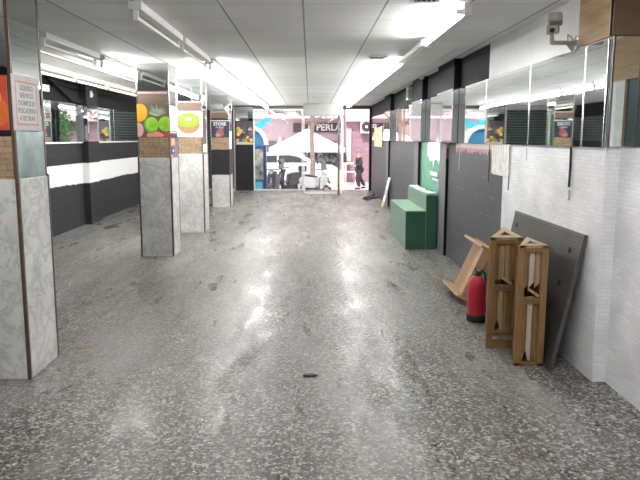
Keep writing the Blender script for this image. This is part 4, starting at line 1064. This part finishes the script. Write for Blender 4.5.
# person
skin_m = plain('skin', (.52, .33, .27), .6, var=.06); jk = plain('navy_jacket', (.022, .024, .034), .7, var=.2); tr_m = plain('dark_trousers', (.028, .025, .03), .8, var=.2); shoe_m = plain('dark_shoes', (.02, .02, .02), .5)
def skin(name, verts, edges, radii, mat, parent, root=0, sub=1):
    me = bpy.data.meshes.new(name); me.from_pydata(verts, edges, []); me.materials.append(mat)
    o = bpy.data.objects.new(name, me); COL.objects.link(o); o.parent = parent
    md = o.modifiers.new('skin', 'SKIN'); md.use_smooth_shade = True
    for i, r in enumerate(radii):
        sv = me.skin_vertices[0].data[i]; sv.radius = r if isinstance(r, tuple) else (r, r); sv.use_root = (i == root)
    s2 = o.modifiers.new('sub', 'SUBSURF'); s2.levels = s2.render_levels = sub
    return o
t = thing('person', 'person in dark jacket and trousers walking outside with hands held forward', 'person', (2.18, 26.0, SZ), R(180 + 12)); t.scale = (1.3, 1.25, 1.0)
V = [(0, 0, .90), (0, 0, 1.12), (.0, 0, 1.32), (.01, 0, 1.42), (.02, 0, 1.50), (.035, 0, 1.585), (.03, 0, 1.66),
     (0, .09, .87), (.10, .10, .48), (.02, .11, .08), (.15, .11, .03),
     (0, -.09, .87), (-.06, -.10, .48), (-.24, -.11, .10), (-.12, -.11, .03),
     (0, .17, 1.36), (.02, .22, 1.10), (.22, .16, 1.06), (.29, .13, 1.08),
     (0, -.17, 1.36), (.02, -.22, 1.10), (.22, -.15, 1.08), (.29, -.11, 1.10)]
E_ = [(0, 1), (1, 2), (2, 3), (3, 4), (4, 5), (5, 6), (0, 7), (7, 8), (8, 9), (9, 10), (0, 11), (11, 12), (12, 13), (13, 14), (2, 15), (15, 16), (16, 17), (17, 18), (2, 19), (19, 20), (20, 21), (21, 22)]
RD = [(.10, .13), (.095, .125), (.10, .14), .06, .052, (.088, .075), (.072, .066), .085, .058, .04, .035, .085, .058, .04, .035, .055, .042, .034, .032, .055, .042, .034, .032]
# fingers: five short chains per hand
for hand, sgn in ((18, -1), (22, 1)):
    hx, hy, hz_ = V[hand]
    for k in range(5):
        off = (k - 2) * .014
        if k == 0: a = (hx + .03, hy + sgn * .035, hz_ + .03); b_ = (hx + .05, hy + sgn * .04, hz_ + .05)
        else: l_ = (.05, .062, .058, .045)[k - 1]; a = (hx + .045, hy + off, hz_ + .012); b_ = (hx + .045 + l_ * .5, hy + off, hz_ - .03)
        i = len(V); V += [a, b_]; E_ += [(hand, i), (i, i + 1)]; RD += [.009, .008]
skin('body', V, E_, RD, skin_m, t)
JV = [(0, 0, .82), (0, 0, .95), (0, 0, 1.14), (0, 0, 1.33), (.01, 0, 1.43), (0, .18, 1.36), (.02, .23, 1.10), (.18, .175, 1.065), (0, -.18, 1.36), (.02, -.23, 1.10), (.18, -.165, 1.08)]
skin('jacket', JV, [(0, 1), (1, 2), (2, 3), (3, 4), (3, 5), (5, 6), (6, 7), (3, 8), (8, 9), (9, 10)], [(.135, .175), (.13, .17), (.125, .165), (.125, .175), .075, .075, .062, .05, .075, .062, .05], jk, t, 1)
TV = [(0, 0, .90), (0, .095, .85), (.10, .10, .48), (.02, .11, .10), (0, -.095, .85), (-.06, -.10, .48), (-.235, -.11, .12)]
skin('trousers', TV, [(0, 1), (1, 2), (2, 3), (0, 4), (4, 5), (5, 6)], [(.115, .15), .105, .078, .062, .105, .078, .062], tr_m, t)
for (p, q) in (((-.01, .11, .045), (.19, .11, .035)), ((-.27, -.11, .06), (-.10, -.11, .035))):
    skin('shoe', [p, ((p[0] + q[0]) / 2, p[1], p[2]), q], [(0, 1), (1, 2)], [.05, .048, .04], shoe_m, t)
MB().sph((.02, 0, 1.655), .098, plain('grey_hair', (.22, .17, .16), .8), 16, (1.02, .86, .72)).build('hair', None, t, smooth=True)
mb = MB()
for s_ in (-1, 1): mb.sph((.112, s_ * .032, 1.60), .011, rubber, 8)
mb.build('eyes', None, t)
MB().sph((.128, 0, 1.57), .017, skin_m, 8, (1, .8, 1.3)).build('nose', None, t, smooth=True)
for s_ in (-1, 1): MB().sph((.03, s_ * .082, 1.585), .024, skin_m, 8, (.7, .4, 1.2)).build('ear', None, t, smooth=True)
MB().sph((.118, 0, 1.535), .016, plain('lips', (.4, .18, .17), .5), 8, (.5, 1.4, .4)).build('mouth', None, t, smooth=True)

# ------------------------------------------------------------------ light, world, camera
w = bpy.data.worlds.new('World'); scn.world = w; w.use_nodes = True
bg = w.node_tree.nodes['Background']; bg.inputs[0].default_value = (1.0, .93, .94, 1); bg.inputs[1].default_value = 2.2
sun = bpy.data.lights.new('sun', 'SUN'); sun.energy = 4.6; sun.angle = R(3); sun.color = (1, .95, .92)
so = bpy.data.objects.new('sun', sun); COL.objects.link(so); so.rotation_euler = (R(38), R(0), R(-25))

cam = bpy.data.cameras.new('camera'); co = bpy.data.objects.new('camera', cam); COL.objects.link(co)
co.location = (0, 0, 1.7); co.rotation_euler = (R(82.6), 0, 0)
cam.sensor_width = 36.; cam.lens = 586. / 640. * 36.; cam.shift_x = 10 / 640.; cam.shift_y = (138 + 586 * math.tan(R(7.4)) - 240) / 640
cam.clip_start = .05; cam.clip_end = 200
scn.camera = co
vs_ = scn.view_settings; vs_.view_transform = 'Standard'; vs_.look = 'None'; vs_.gamma = 1.; vs_.use_curve_mapping = False; vs_.exposure = 0.
